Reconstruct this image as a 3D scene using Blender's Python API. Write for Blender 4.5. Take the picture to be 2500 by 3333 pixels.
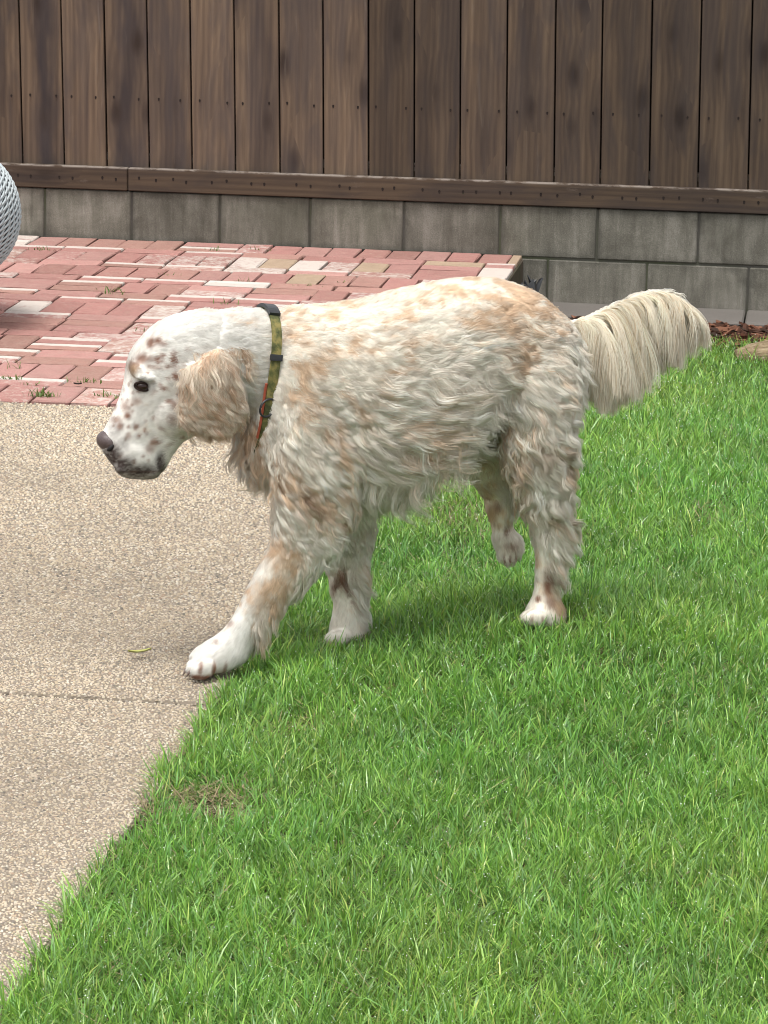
import bpy, bmesh, math, random
import numpy as np
from mathutils import Vector, Matrix
from mathutils.bvhtree import BVHTree
from mathutils.kdtree import KDTree

for o in list(bpy.data.objects):
    bpy.data.objects.remove(o)
SC = bpy.context.scene
COL = SC.collection
rng = np.random.default_rng(7)
random.seed(7)

# ------------------------------------------------------------------ camera, sky, sun, exposure
FPX, PITCH, ROLL, YAW, CAM_H = 10200.0, math.radians(13.01978), math.radians(1.10332), math.radians(7.89771), 1.58
_F = np.array([0, math.cos(PITCH), -math.sin(PITCH)])
_R = np.array([1.0, 0, 0])
_D = np.array([0, -math.sin(PITCH), -math.cos(PITCH)])
_rz = np.array([[math.cos(YAW), -math.sin(YAW), 0], [math.sin(YAW), math.cos(YAW), 0], [0, 0, 1]])
_c, _s = math.cos(ROLL), math.sin(ROLL)
CF = _rz @ _F                       # forward
CR = _rz @ (_c * _R - _s * _D)      # right
CD = _rz @ (_s * _R + _c * _D)      # down
CAM = np.array([0, 0, CAM_H])

cam_data = bpy.data.cameras.new('camera')
cam = bpy.data.objects.new('camera', cam_data)
COL.objects.link(cam)
cam.matrix_world = Matrix(((CR[0], -CD[0], -CF[0], CAM[0]), (CR[1], -CD[1], -CF[1], CAM[1]),
                           (CR[2], -CD[2], -CF[2], CAM[2]), (0, 0, 0, 1)))
cam_data.sensor_fit = 'VERTICAL'
cam_data.sensor_height = 24.0
cam_data.lens = FPX / 3333.0 * 24.0
cam_data.clip_start = 0.05
cam_data.clip_end = 500
cam_data.dof.use_dof = True
cam_data.dof.focus_distance = 5.75
cam_data.dof.aperture_fstop = 32
SC.camera = cam

SUN_EL, SUN_AZ = math.radians(73), math.radians(205)
world = bpy.data.worlds.new("World")
SC.world = world
world.use_nodes = True
wn = world.node_tree
bg = wn.nodes['Background']
sky = wn.nodes.new('ShaderNodeTexSky')
sky.sky_type = 'NISHITA'
sky.sun_disc = False
sky.sun_elevation = SUN_EL
sky.sun_rotation = SUN_AZ
sky.air_density = 1.0
sky.dust_density = 3.0
hs = wn.nodes.new('ShaderNodeHueSaturation')     # bright overcast: a pale, nearly colourless sky
hs.inputs['Saturation'].default_value = 0.12
wn.links.new(sky.outputs[0], hs.inputs['Color'])
wn.links.new(hs.outputs[0], bg.inputs['Color'])
bg.inputs['Strength'].default_value = 0.15
sun_d = bpy.data.lights.new('sun', 'SUN')
sun_d.energy = 1.2
sun_d.angle = math.radians(19)
sun_d.color = (1.0, 0.96, 0.90)
sun = bpy.data.objects.new('sun', sun_d)
COL.objects.link(sun)
# direction the light comes from (high, behind the viewer)
sdir = Vector((-0.42 * math.cos(SUN_EL), -0.91 * math.cos(SUN_EL), math.sin(SUN_EL))).normalized()
sun.rotation_euler = sdir.to_track_quat('Z', 'Y').to_euler()
SC.view_settings.view_transform = 'Standard'
SC.view_settings.look = 'None'
SC.view_settings.gamma = 1
SC.view_settings.use_curve_mapping = False
SC.view_settings.exposure = 0.98
SC.cycles.use_denoising = True
SC.cycles.filter_width = 0.9
SC.cycles.max_bounces = 8
SC.cycles.diffuse_bounces = 4
SC.cycles.transparent_max_bounces = 4

# ------------------------------------------------------------------ helpers
K = 2500 / 1659.0                   # measured photo coordinates -> full-size photo pixels


def ray(px, py):
    u = (np.asarray(px, float) * K - 1250) / FPX
    v = (np.asarray(py, float) * K - 1666.5) / FPX
    return CF + u[..., None] * CR + v[..., None] * CD


def project(P):
    d = np.asarray(P) - CAM
    z = d @ CF
    return ((d @ CR) / z * FPX + 1250) / K, ((d @ CD) / z * FPX + 1666.5) / K, z


def hash3(i, seed):
    i = i.astype(np.int64)
    h = (i[..., 0] * 374761393 + i[..., 1] * 668265263 + i[..., 2] * 2147483647 + seed * 1274126177) & 0xffffffff
    h = ((h ^ (h >> 13)) * 1274126177) & 0xffffffff
    h = h ^ (h >> 16)
    return (h & 0xffff) / 65535.0


def vnoise(p, seed=0):
    p = np.asarray(p, float)
    i = np.floor(p)
    f = p - i
    f = f * f * (3 - 2 * f)
    out = 0
    for a in (0, 1):
        for b in (0, 1):
            for c in (0, 1):
                w = (f[..., 0] if a else 1 - f[..., 0]) * (f[..., 1] if b else 1 - f[..., 1]) * (f[..., 2] if c else 1 - f[..., 2])
                out = out + w * hash3(i + np.array([a, b, c]), seed)
    return out


def fbm(p, seed=0, n=3):
    p = np.asarray(p, float)
    o, a, t = 0, 1.0, 0
    for k in range(n):
        o = o + a * vnoise(p * 2 ** k, seed + k * 17)
        t += a
        a *= 0.5
    return o / t


def nrm(v):
    return v / np.maximum(np.linalg.norm(v, axis=-1, keepdims=True), 1e-9)


def sstep(a, b, x):
    t = np.clip((x - a) / (b - a), 0, 1)
    return t * t * (3 - 2 * t)


def link(name, data, parent=None, **props):
    o = bpy.data.objects.new(name, data)
    COL.objects.link(o)
    if parent is not None:
        o.parent = parent
    for k, v in props.items():
        o[k] = v
    return o


def empty(name, loc, **props):
    o = link(name, None, None, **props)
    o.location = loc
    o.empty_display_size = 0.05
    return o


def mesh_np(name, verts, faces_flat, sizes, mat=None, smooth=False, color=None, cname='tint'):
    """fast mesh from flat arrays; color: per-vertex rgb"""
    me = bpy.data.meshes.new(name)
    nv, nf = len(verts), len(sizes)
    me.vertices.add(nv)
    me.vertices.foreach_set('co', np.ascontiguousarray(verts, np.float32).ravel())
    me.loops.add(len(faces_flat))
    me.loops.foreach_set('vertex_index', np.ascontiguousarray(faces_flat, np.int32))
    me.polygons.add(nf)
    starts = np.concatenate([[0], np.cumsum(sizes)[:-1]]).astype(np.int32)
    me.polygons.foreach_set('loop_start', starts)
    me.polygons.foreach_set('use_smooth', np.full(nf, smooth, bool))
    me.update(calc_edges=True)
    if color is not None:
        a = me.attributes.new(cname, 'FLOAT_COLOR', 'POINT')
        c = np.ones((nv, 4), np.float32)
        c[:, :3] = color
        a.data.foreach_set('color', c.ravel())
    if mat:
        me.materials.append(mat)
    return me


def box_bm(bm, c, s, bev=0.0, seg=1, rot=None):
    r = bmesh.ops.create_cube(bm, size=1)
    vs = r['verts']
    bmesh.ops.scale(bm, vec=s, verts=vs)
    if bev:
        es = list({e for v in vs for e in v.link_edges})
        rr = bmesh.ops.bevel(bm, geom=es, offset=bev, segments=seg, affect='EDGES', profile=0.5)
        vs = list({v for f in rr['faces'] for v in f.verts} | {v for v in vs if v.is_valid})
    if rot is not None:
        bmesh.ops.rotate(bm, cent=(0, 0, 0), matrix=rot, verts=vs)
    bmesh.ops.translate(bm, vec=c, verts=vs)
    return vs


def bm_mesh(name, bm, mat=None, smooth=False):
    me = bpy.data.meshes.new(name)
    bm.normal_update()
    for f in bm.faces:
        f.smooth = smooth
    bm.to_mesh(me)
    bm.free()
    if mat:
        me.materials.append(mat)
    return me


def tube(path, radius, n=8, closed=False):
    """verts, faces for a tube along points; radius scalar or list"""
    P = np.asarray(path, float)
    m = len(P)
    rad = np.broadcast_to(np.asarray(radius, float), (m,))
    T = nrm(np.roll(P, -1, 0) - np.roll(P, 1, 0)) if closed else nrm(np.gradient(P, axis=0))
    ref = np.array([0.13, 0.21, 0.97])
    vs, fs = [], []
    A = nrm(np.cross(T, ref))
    B = np.cross(T, A)
    for i in range(m):
        for j in range(n):
            a = 2 * math.pi * j / n
            vs.append(P[i] + rad[i] * (A[i] * math.cos(a) + B[i] * math.sin(a)))
    mm = m if closed else m - 1
    for i in range(mm):
        i2 = (i + 1) % m
        for j in range(n):
            j2 = (j + 1) % n
            fs.append((i * n + j, i * n + j2, i2 * n + j2, i2 * n + j))
    if not closed:
        fs.append(tuple(range(n))[::-1])
        fs.append(tuple((m - 1) * n + j for j in range(n)))
    return vs, fs


def pymesh(name, vs, fs, mat=None, smooth=True):
    me = bpy.data.meshes.new(name)
    me.from_pydata([tuple(v) for v in vs], [], fs)
    me.update()
    me.polygons.foreach_set('use_smooth', [smooth] * len(me.polygons))
    if mat:
        me.materials.append(mat)
    return me


class Mat:
    """tiny node-graph writer"""
    def __init__(s, name, rough=0.8, spec=0.3):
        s.m = bpy.data.materials.new(name)
        s.m.use_nodes = True
        s.t = s.m.node_tree
        s.b = s.t.nodes['Principled BSDF']
        s.b.inputs['Roughness'].default_value = rough
        s.b.inputs['Specular IOR Level'].default_value = spec

    def n(s, t, **kw):
        nd = s.t.nodes.new(t)
        for k, v in kw.items():
            setattr(nd, k, v)
        return nd

    def l(s, a, b):
        s.t.links.new(a, b)

    def val(s, sock, v):
        if hasattr(v, 'is_linked') or isinstance(v, bpy.types.NodeSocket):
            s.l(v, sock)
        else:
            sock.default_value = v

    def coord(s, kind='Object', scale=(1, 1, 1), off=None):
        tc = s.n('ShaderNodeTexCoord')
        mp = s.n('ShaderNodeMapping')
        s.l(tc.outputs[kind], mp.inputs['Vector'])
        mp.inputs['Scale'].default_value = scale
        if off is not None:
            s.val(mp.inputs['Location'], off)
        return mp.outputs[0]

    def noise(s, vec, scale=5, detail=4, rough=0.6, dist=0.0):
        nd = s.n('ShaderNodeTexNoise')
        s.l(vec, nd.inputs['Vector'])
        nd.inputs['Scale'].default_value = scale
        nd.inputs['Detail'].default_value = detail
        nd.inputs['Roughness'].default_value = rough
        nd.inputs['Distortion'].default_value = dist
        return nd.outputs[0]

    def ramp(s, fac, stops):
        nd = s.n('ShaderNodeValToRGB')
        s.l(fac, nd.inputs[0])
        el = nd.color_ramp.elements
        while len(el) < len(stops):
            el.new(0.5)
        for e, (p, c) in zip(el, stops):
            e.position = p
            e.color = (c, c, c, 1) if isinstance(c, (int, float)) else (*c, 1)
        return nd.outputs[0]

    def math(s, op, a, b=0.0, c=0.0, clamp=False):
        nd = s.n('ShaderNodeMath', operation=op, use_clamp=clamp)
        s.val(nd.inputs[0], a)
        s.val(nd.inputs[1], b)
        s.val(nd.inputs[2], c)
        return nd.outputs[0]

    def mix(s, fac, a, b, mode='MIX'):
        nd = s.n('ShaderNodeMix', data_type='RGBA', blend_type=mode)
        s.val(nd.inputs[0], fac)
        for sock, v in ((nd.inputs[6], a), (nd.inputs[7], b)):
            if isinstance(v, tuple):
                sock.default_value = (*v, 1)
            else:
                s.l(v, sock)
        return nd.outputs[2]

    def color(s, v):
        if isinstance(v, tuple):
            s.b.inputs['Base Color'].default_value = (*v, 1)
        else:
            s.l(v, s.b.inputs['Base Color'])

    def bump(s, h, strength=0.3, dist=0.01):
        nd = s.n('ShaderNodeBump')
        s.l(h, nd.inputs['Height'])
        nd.inputs['Strength'].default_value = strength
        nd.inputs['Distance'].default_value = dist
        s.l(nd.outputs[0], s.b.inputs['Normal'])


# ------------------------------------------------------------------ materials
def wood_material(name, rail=False):
    M = Mat(name, 0.82, 0.2)
    oi = M.n('ShaderNodeObjectInfo')
    sep = M.n('ShaderNodeSeparateColor')
    M.l(oi.outputs['Color'], sep.inputs[0])
    tone, dark, cen = sep.outputs[0], sep.outputs[1], sep.outputs[2]
    tc = M.n('ShaderNodeTexCoord')
    rv = M.n('ShaderNodeCombineXYZ')
    for i, k in enumerate((37.0, 11.0, 53.0)):
        M.l(M.math('MULTIPLY', oi.outputs['Random'], k), rv.inputs[i])
    add = M.n('ShaderNodeVectorMath', operation='ADD')
    M.l(tc.outputs['Object'], add.inputs[0])
    M.l(rv.outputs[0], add.inputs[1])

    def mapped(sc):
        mp = M.n('ShaderNodeMapping')
        M.l(add.outputs[0], mp.inputs['Vector'])
        mp.inputs['Scale'].default_value = sc if not rail else (sc[2], sc[1], sc[0])
        return mp.outputs[0]
    # knots: sparse cells, stretched along the grain
    vo = M.n('ShaderNodeTexVoronoi')
    M.l(mapped((9.5, 1, 4.2)), vo.inputs['Vector'])
    vo.inputs['Scale'].default_value = 1.0
    vo.inputs['Randomness'].default_value = 0.9
    sc2 = M.n('ShaderNodeSeparateColor')
    M.l(vo.outputs['Color'], sc2.inputs[0])
    pick = M.math('GREATER_THAN', sc2.outputs[0], 0.40 if not rail else 0.9)
    kd = M.math('ADD', vo.outputs['Distance'], M.math('MULTIPLY', M.noise(mapped((30, 30, 12)), 1.0, 2), 0.12))
    knot = M.math('MULTIPLY', M.ramp(kd, [(0.14, 1.0), (0.32, 0.0)]), pick)
    halo = M.math('MULTIPLY', M.ramp(kd, [(0.18, 1.0), (0.72, 0.0)]), pick)
    # grain, bent round the knots
    g1 = M.noise(mapped((20, 20, 1.1)), 1.0, 6, 0.6, 1.2)
    g2 = M.noise(mapped((150, 150, 3.0)), 1.0, 3, 0.6, 0.2)
    wv = M.n('ShaderNodeTexWave', wave_type='BANDS', bands_direction='X' if not rail else 'Z')
    M.l(mapped((9, 1, 0.55)), wv.inputs['Vector'])
    wv.inputs['Scale'].default_value = 1.6
    wv.inputs['Distortion'].default_value = 7.0
    wv.inputs['Detail'].default_value = 2.5
    wv.inputs['Detail Scale'].default_value = 0.55
    M.l(M.math('MULTIPLY', halo, 5.0), wv.inputs['Phase Offset'])
    base = M.ramp(M.math('ADD', M.math('MULTIPLY', g1, 0.7), M.math('MULTIPLY', wv.outputs[0], 0.13)),
                  [(0.22, (0.085, 0.058, 0.042)), (0.48, (0.150, 0.104, 0.070)), (0.80, (0.250, 0.180, 0.118))])
    base = M.mix(0.3, base, M.ramp(g2, [(0.3, (0.5, 0.5, 0.5)), (0.7, (0.8, 0.8, 0.8))]), 'OVERLAY')
    # weather stain: a soft dark grey-violet band down the board
    sx = M.n('ShaderNodeSeparateXYZ')
    M.l(tc.outputs['Object'], sx.inputs[0])
    dx = M.math('ABSOLUTE', M.math('SUBTRACT', M.math('ADD', sx.outputs[0], M.math('MULTIPLY', M.math('SUBTRACT', M.noise(mapped((5, 5, 2.2)), 1.0, 3), 0.5), 0.16)),
                                   M.math('MULTIPLY', M.math('SUBTRACT', cen, 0.5), 0.16)))
    band = M.math('MULTIPLY', M.ramp(dx, [(0.012, 1.0), (0.055, 0.0)]), M.ramp(M.noise(mapped((7, 7, 1.6)), 1.0, 3), [(0.3, 0.2), (0.6, 1.0)]))
    band = M.math('MULTIPLY', band, dark, clamp=True)
    c = M.mix(band, base, (0.040, 0.032, 0.033))
    c = M.mix(M.math('MULTIPLY', halo, 0.62), c, (0.062, 0.046, 0.040))
    c = M.mix(M.math('MULTIPLY', knot, 0.85), c, (0.034, 0.022, 0.017))
    # broad blotches of grey weathering
    bl = M.ramp(M.noise(mapped((11, 11, 2.0)), 1.0, 4, 0.55, 1.2), [(0.42, 0.0), (0.62, 1.0)])
    c = M.mix(M.math('MULTIPLY', bl, 0.55), c, (0.070, 0.056, 0.054))
    lt = M.ramp(M.noise(mapped((40, 40, 3)), 1.0, 3, 0.6, 1.0), [(0.64, 0.0), (0.78, 1.0)])
    c = M.mix(M.math('MULTIPLY', lt, 0.25), c, (0.24, 0.20, 0.165))
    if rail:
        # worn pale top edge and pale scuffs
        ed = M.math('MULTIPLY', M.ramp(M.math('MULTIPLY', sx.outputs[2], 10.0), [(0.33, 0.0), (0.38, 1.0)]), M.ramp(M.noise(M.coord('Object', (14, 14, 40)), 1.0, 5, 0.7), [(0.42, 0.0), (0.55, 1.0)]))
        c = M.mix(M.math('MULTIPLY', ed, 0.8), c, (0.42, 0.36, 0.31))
        sc3 = M.ramp(M.noise(M.coord('Object', (9, 9, 30)), 1.0, 6, 0.75), [(0.62, 0.0), (0.72, 1.0)])
        c = M.mix(M.math('MULTIPLY', sc3, 0.3), c, (0.36, 0.29, 0.25))
    br = M.n('ShaderNodeHueSaturation')
    M.l(c, br.inputs['Color'])
    M.l(M.math('MULTIPLY', tone, 2.0), br.inputs['Value'])
    br.inputs['Saturation'].default_value = 1.0
    M.color(br.outputs[0])
    M.bump(M.math('ADD', M.math('MULTIPLY', g1, 0.5), M.math('MULTIPLY', g2, 0.3)), 0.35, 0.004)
    return M.m


M_BOARD = wood_material('fence_board_wood')
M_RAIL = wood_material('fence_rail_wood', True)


def mat_block():
    M = Mat('concrete_block', 0.92, 0.15)
    oi = M.n('ShaderNodeObjectInfo')
    v = M.coord('Object')
    geo = M.n('ShaderNodeNewGeometry')
    mp = M.n('ShaderNodeMapping')
    M.l(geo.outputs['Position'], mp.inputs['Vector'])
    w = mp.outputs[0]
    mp2 = M.n('ShaderNodeMapping')
    M.l(geo.outputs['Position'], mp2.inputs['Vector'])
    mp2.inputs['Scale'].default_value = (26, 26, 3.2)
    streak = M.noise(mp2.outputs[0], 1.0, 5, 0.65, 0.4)
    big = M.noise(w, 6.0, 5, 0.65, 0.5)
    fine = M.noise(w, 260.0, 3, 0.7)
    c = M.ramp(M.math('ADD', M.math('MULTIPLY', streak, 0.55), M.math('MULTIPLY', big, 0.45)),
               [(0.30, (0.075, 0.070, 0.055)), (0.5, (0.165, 0.155, 0.128)), (0.72, (0.31, 0.29, 0.25))])
    c = M.mix(M.math('MULTIPLY', M.ramp(fine, [(0.35, 1.0), (0.55, 0.0)]), 0.35), c, (0.06, 0.056, 0.05))
    c = M.mix(M.math('MULTIPLY', M.ramp(fine, [(0.60, 0.0), (0.72, 1.0)]), 0.35), c, (0.36, 0.34, 0.32))
    # green algae in patches
    al = M.ramp(M.noise(w, 3.1, 4, 0.6, 0.4), [(0.5, 0.0), (0.7, 1.0)])
    c = M.mix(M.math('MULTIPLY', al, 0.35), c, (0.075, 0.080, 0.052))
    # darker line along the block edges
    sx = M.n('ShaderNodeSeparateXYZ')
    tc = M.n('ShaderNodeTexCoord')
    M.l(tc.outputs['Generated'], sx.inputs[0])
    edz = M.math('MINIMUM', sx.outputs[2], M.math('SUBTRACT', 1.0, sx.outputs[2]))
    edx = M.math('MINIMUM', sx.outputs[0], M.math('SUBTRACT', 1.0, sx.outputs[0]))
    ed = M.ramp(M.math('ADD', M.math('MINIMUM', edz, M.math('MULTIPLY', edx, 1.9)), M.math('MULTIPLY', M.math('SUBTRACT', big, 0.5), 0.35)), [(0.0, 1.0), (0.13, 0.0)])
    c = M.mix(M.math('MULTIPLY', ed, 0.5), c, (0.062, 0.060, 0.050))
    br = M.n('ShaderNodeHueSaturation')
    M.l(c, br.inputs['Color'])
    M.l(M.math('ADD', M.math('MULTIPLY', oi.outputs['Random'], 0.36), 0.84), br.inputs['Value'])
    M.color(br.outputs[0])
    M.bump(M.math('ADD', fine, streak), 0.5, 0.003)
    return M.m


M_BLOCK = mat_block()


def mat_mortar(name, a, b, sc=60):
    M = Mat(name, 0.95, 0.1)
    w = M.coord('Object')
    n1 = M.noise(w, sc, 5, 0.7)
    n2 = M.noise(w, 4, 4, 0.6)
    c = M.mix(n1, a, b)
    c = M.mix(M.math('MULTIPLY', M.ramp(n2, [(0.45, 0.0), (0.65, 1.0)]), 0.5), c, (0.06, 0.075, 0.03))
    M.color(c)
    M.bump(n1, 0.6, 0.004)
    return M.m


M_JOINT = mat_mortar('joint_sand_and_moss', (0.05, 0.04, 0.032), (0.16, 0.13, 0.10), 120)
M_MORTAR = mat_mortar('wall_mortar', (0.06, 0.056, 0.048), (0.10, 0.095, 0.085), 90)


def mat_brick():
    M = Mat('weathered_brick', 0.9, 0.15)
    oi = M.n('ShaderNodeObjectInfo')
    rv = M.n('ShaderNodeCombineXYZ')
    for i, k in enumerate((17.0, 31.0, 5.0)):
        M.l(M.math('MULTIPLY', oi.outputs['Random'], k), rv.inputs[i])
    add = M.n('ShaderNodeVectorMath', operation='ADD')
    tc = M.n('ShaderNodeTexCoord')
    M.l(tc.outputs['Object'], add.inputs[0])
    M.l(rv.outputs[0], add.inputs[1])
    v = add.outputs[0]
    n1 = M.noise(v, 22, 5, 0.65, 0.4)
    n2 = M.noise(v, 240, 3, 0.7)
    n3 = M.noise(v, 55, 5, 0.7, 0.8)
    hs = M.n('ShaderNodeHueSaturation')
    M.l(oi.outputs['Color'], hs.inputs['Color'])
    M.l(M.math('ADD', M.math('MULTIPLY', n1, 0.55), 0.74), hs.inputs['Value'])
    hs.inputs['Saturation'].default_value = 0.86
    c = hs.outputs[0]
    c = M.mix(M.math('MULTIPLY', M.ramp(n3, [(0.45, 0.0), (0.75, 1.0)]), 0.45), c, (0.36, 0.27, 0.22))
    c = M.mix(M.math('MULTIPLY', M.ramp(n2, [(0.34, 1.0), (0.48, 0.0)]), 0.4), c, (0.12, 0.075, 0.055))
    c = M.mix(M.math('MULTIPLY', M.ramp(n2, [(0.6, 0.0), (0.7, 1.0)]), 0.3), c, (0.55, 0.40, 0.34))
    # remains of white paint and efflorescence; alpha of the object colour says how much
    on = M.math('GREATER_THAN', oi.outputs['Alpha'], 1.5)          # a painted ridge is left on this brick
    thr = M.math('SUBTRACT', 1.0, M.math('SUBTRACT', oi.outputs['Alpha'], M.math('MULTIPLY', on, 2.0)))
    wm = M.math('MULTIPLY', M.math('SUBTRACT', M.math('ADD', M.math('MULTIPLY', n3, 0.6), M.math('MULTIPLY', n1, 0.4)), M.math('ADD', M.math('MULTIPLY', thr, 0.62), 0.14)), 5.0, clamp=True)
    c = M.mix(M.math('MULTIPLY', wm, 0.85), c, (0.52, 0.48, 0.43))
    # white ridge left on one long edge of some bricks
    sx = M.n('ShaderNodeSeparateXYZ')
    M.l(tc.outputs['Object'], sx.inputs[0])
    edge = M.ramp(M.math('ADD', sx.outputs[1], M.math('MULTIPLY', M.math('SUBTRACT', n3, 0.5), 0.03)), [(0.004, 0.0), (0.016, 1.0)])
    c = M.mix(M.math('MULTIPLY', M.math('MULTIPLY', edge, on), M.math('ADD', 0.45, M.math('MULTIPLY', n1, 0.6)), clamp=True), c, (0.56, 0.52, 0.47))
    M.color(c)
    M.bump(M.math('ADD', M.math('MULTIPLY', n1, 0.6), M.math('MULTIPLY', n2, 0.35)), 0.6, 0.004)
    return M.m


M_BRICK = mat_brick()


def mat_attr(name, rough=0.7, spec=0.3, attr='tint', transl=0.0, sheen=0.0):
    M = Mat(name, rough, spec)
    a = M.n('ShaderNodeAttribute', attribute_name=attr)
    M.color(a.outputs['Color'])
    if transl:
        tr = M.n('ShaderNodeBsdfTranslucent')
        M.l(a.outputs['Color'], tr.inputs['Color'])
        mx = M.n('ShaderNodeMixShader')
        mx.inputs[0].default_value = transl
        out = M.t.nodes['Material Output']
        M.l(M.b.outputs[0], mx.inputs[1])
        M.l(tr.outputs[0], mx.inputs[2])
        M.l(mx.outputs[0], out.inputs['Surface'])
    return M.m


M_GRASS = mat_attr('grass_blade', 0.34, 0.6, transl=0.28)
M_PEBBLE = mat_attr('pebble', 0.75, 0.25)
M_COAT = mat_attr('dog_coat', 0.5, 0.25, transl=0.23)
_a = M_COAT.node_tree.nodes.new('ShaderNodeAttribute')
_a.attribute_name = 'lie'                      # which way the lock a hair belongs to faces
M_COAT.node_tree.links.new(_a.outputs['Vector'], M_COAT.node_tree.nodes['Principled BSDF'].inputs['Normal'])
M_PLUME = M_COAT.copy()                           # the thin curtain of tail hair lets more light through
M_PLUME.name = 'tail_hair'
M_PLUME.node_tree.nodes['Mix Shader'].inputs[0].default_value = 0.42
M_BARK = mat_attr('bark_chip', 0.9, 0.15)


def mat_concrete(name, lo, hi, speck=True):
    M = Mat(name, 0.92, 0.15)
    w = M.coord('Object')
    n1 = M.noise(w, 3.0, 5, 0.65)
    n2 = M.noise(w, 140, 4, 0.7)
    c = M.mix(M.math('MULTIPLY', M.math('ADD', n1, n2), 0.5), lo, hi)
    if speck:
        vo = M.n('ShaderNodeTexVoronoi')
        M.l(w, vo.inputs['Vector'])
        vo.inputs['Scale'].default_value = 120
        hsv = M.n('ShaderNodeSeparateColor')
        M.l(vo.outputs['Color'], hsv.inputs[0])
        pc = M.ramp(hsv.outputs[0], [(0.0, (0.13, 0.105, 0.085)), (0.3, (0.40, 0.33, 0.255)), (0.7, (0.52, 0.44, 0.345)), (1.0, (0.66, 0.58, 0.48))])
        c = M.mix(M.ramp(vo.outputs['Distance'], [(0.28, 0.9), (0.42, 0.0)]), c, pc)
        M.bump(M.math('ADD', M.ramp(vo.outputs['Distance'], [(0.1, 1.0), (0.5, 0.0)]), n2), 0.6, 0.004)
    else:
        M.bump(n2, 0.4, 0.003)
    M.color(c)
    return M.m


M_CONC = mat_concrete('exposed_aggregate_bed', (0.15, 0.125, 0.098), (0.27, 0.225, 0.175))
M_FOOT = mat_concrete('footing_concrete', (0.085, 0.078, 0.070), (0.185, 0.168, 0.152), False)
M_SOIL = mat_mortar('lawn_soil', (0.035, 0.028, 0.016), (0.09, 0.075, 0.04), 40)


def simple(name, col, rough=0.6, spec=0.4, nscale=80, var=0.35, bump=0.2):
    M = Mat(name, rough, spec)
    n = M.noise(M.coord('Object'), nscale, 4, 0.65)
    c = M.mix(n, tuple(x * (1 - var) for x in col), tuple(min(1, x * (1 + var)) for x in col))
    M.color(c)
    if bump:
        M.bump(n, bump, 0.002)
    return M.m


# ------------------------------------------------------------------ setting: ground sheets
WALL_Y = 10.815
FRONT_Y = 7.84
EDGE_X = -1.022
JOINT_Y = 5.228


def lawn_z(x, y):
    x, y = np.asarray(x, float), np.asarray(y, float)
    z = -0.018 + 0.060 * np.exp(-(((x + 0.42) / 0.33) ** 2 + ((y - 5.78) / 0.42) ** 2))
    z = z + 0.012 * (fbm(np.stack([x * 1.7, y * 1.7, 0 * x], -1), 3) - 0.5)
    return z - 0.165 * sstep(7.2, 10.0, y)


def sheet(name, x0, x1, y0, y1, z0, z1, mat, **props):
    bm = bmesh.new()
    box_bm(bm, ((x0 + x1) / 2, (y0 + y1) / 2, (z0 + z1) / 2), (x1 - x0, y1 - y0, z1 - z0), 0.006)
    return link(name, bm_mesh(name, bm, mat), None, **props)


bm = bmesh.new()
bmesh.ops.create_grid(bm, x_segments=2, y_segments=2, size=60)
g = link('ground', bm_mesh('ground', bm, M_SOIL), None, kind='structure')
g.location = (0, 20, -0.36)

# lawn soil surface
gx, gy = np.meshgrid(np.linspace(EDGE_X + 0.004, 3.2, 60), np.linspace(0.6, 10.53, 120), indexing='ij')
gv = np.stack([gx, gy, lawn_z(gx, gy)], -1).reshape(-1, 3)
ii, jj = np.meshgrid(np.arange(59), np.arange(119), indexing='ij')
q = (ii * 120 + jj).ravel()
gf = np.stack([q, q + 120, q + 121, q + 1], 1)
link('lawn_soil', mesh_np('lawn_soil', gv, gf.ravel(), np.full(len(gf), 4), M_SOIL, True), None, kind='structure')

sheet('concrete_path', -6, EDGE_X, 0.5, JOINT_Y - 0.0055, -0.14, -0.006, M_CONC, kind='structure')
sheet('concrete_path', -6, EDGE_X, JOINT_Y + 0.0055, FRONT_Y - 0.003, -0.14, -0.006, M_CONC, kind='structure')
sheet('expansion_joint', -6, EDGE_X - 0.001, JOINT_Y - 0.0052, JOINT_Y + 0.0052, -0.13, -0.009, simple('joint_filler', (0.022, 0.018, 0.015), 0.9, 0.1), kind='structure')
patio = sheet('brick_patio', -4.2, EDGE_X - 0.004, FRONT_Y, WALL_Y - 0.004, -0.19, -0.012, M_JOINT, kind='structure')
sheet('concrete_footing', EDGE_X + 0.002, -0.249, 10.53, WALL_Y - 0.003, -0.34, -0.160, M_FOOT, kind='structure')
sheet('concrete_footing', -0.243, 2.5, 10.53, WALL_Y - 0.003, -0.34, -0.160, M_FOOT, kind='structure')

# ------------------------------------------------------------------ patio bricks
BW, BL, JW = 0.0995, 0.2045, 0.0062
brick_meshes = []
for k in range(6):
    b = bmesh.new()
    box_bm(b, (0, 0, 0), (1, 1, 1))
    bmesh.ops.scale(b, vec=(BL - JW * 0.2, BW, 0.06), verts=b.verts)
    bmesh.ops.bevel(b, geom=[e for e in b.edges if all(v.co.z > 0 for v in e.verts)] + [e for e in b.edges if abs(e.verts[0].co.z - e.verts[1].co.z) > 0.01],
                    offset=0.0024 + 0.0008 * (k % 3), segments=1, affect='EDGES')
    for v in b.verts:
        v.co += Vector((random.uniform(-1, 1) * 0.0022, random.uniform(-1, 1) * 0.0022, random.uniform(-1, 1) * 0.0012))
    brick_meshes.append(bm_mesh('brick', b, M_BRICK))
BR_COLS = [(0.44, 0.195, 0.162), (0.48, 0.225, 0.190), (0.42, 0.180, 0.150), (0.50, 0.250, 0.210), (0.39, 0.175, 0.140), (0.45, 0.225, 0.175), (0.40, 0.205, 0.155)]
n_brick = 0
spare = bmesh.new()


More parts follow.
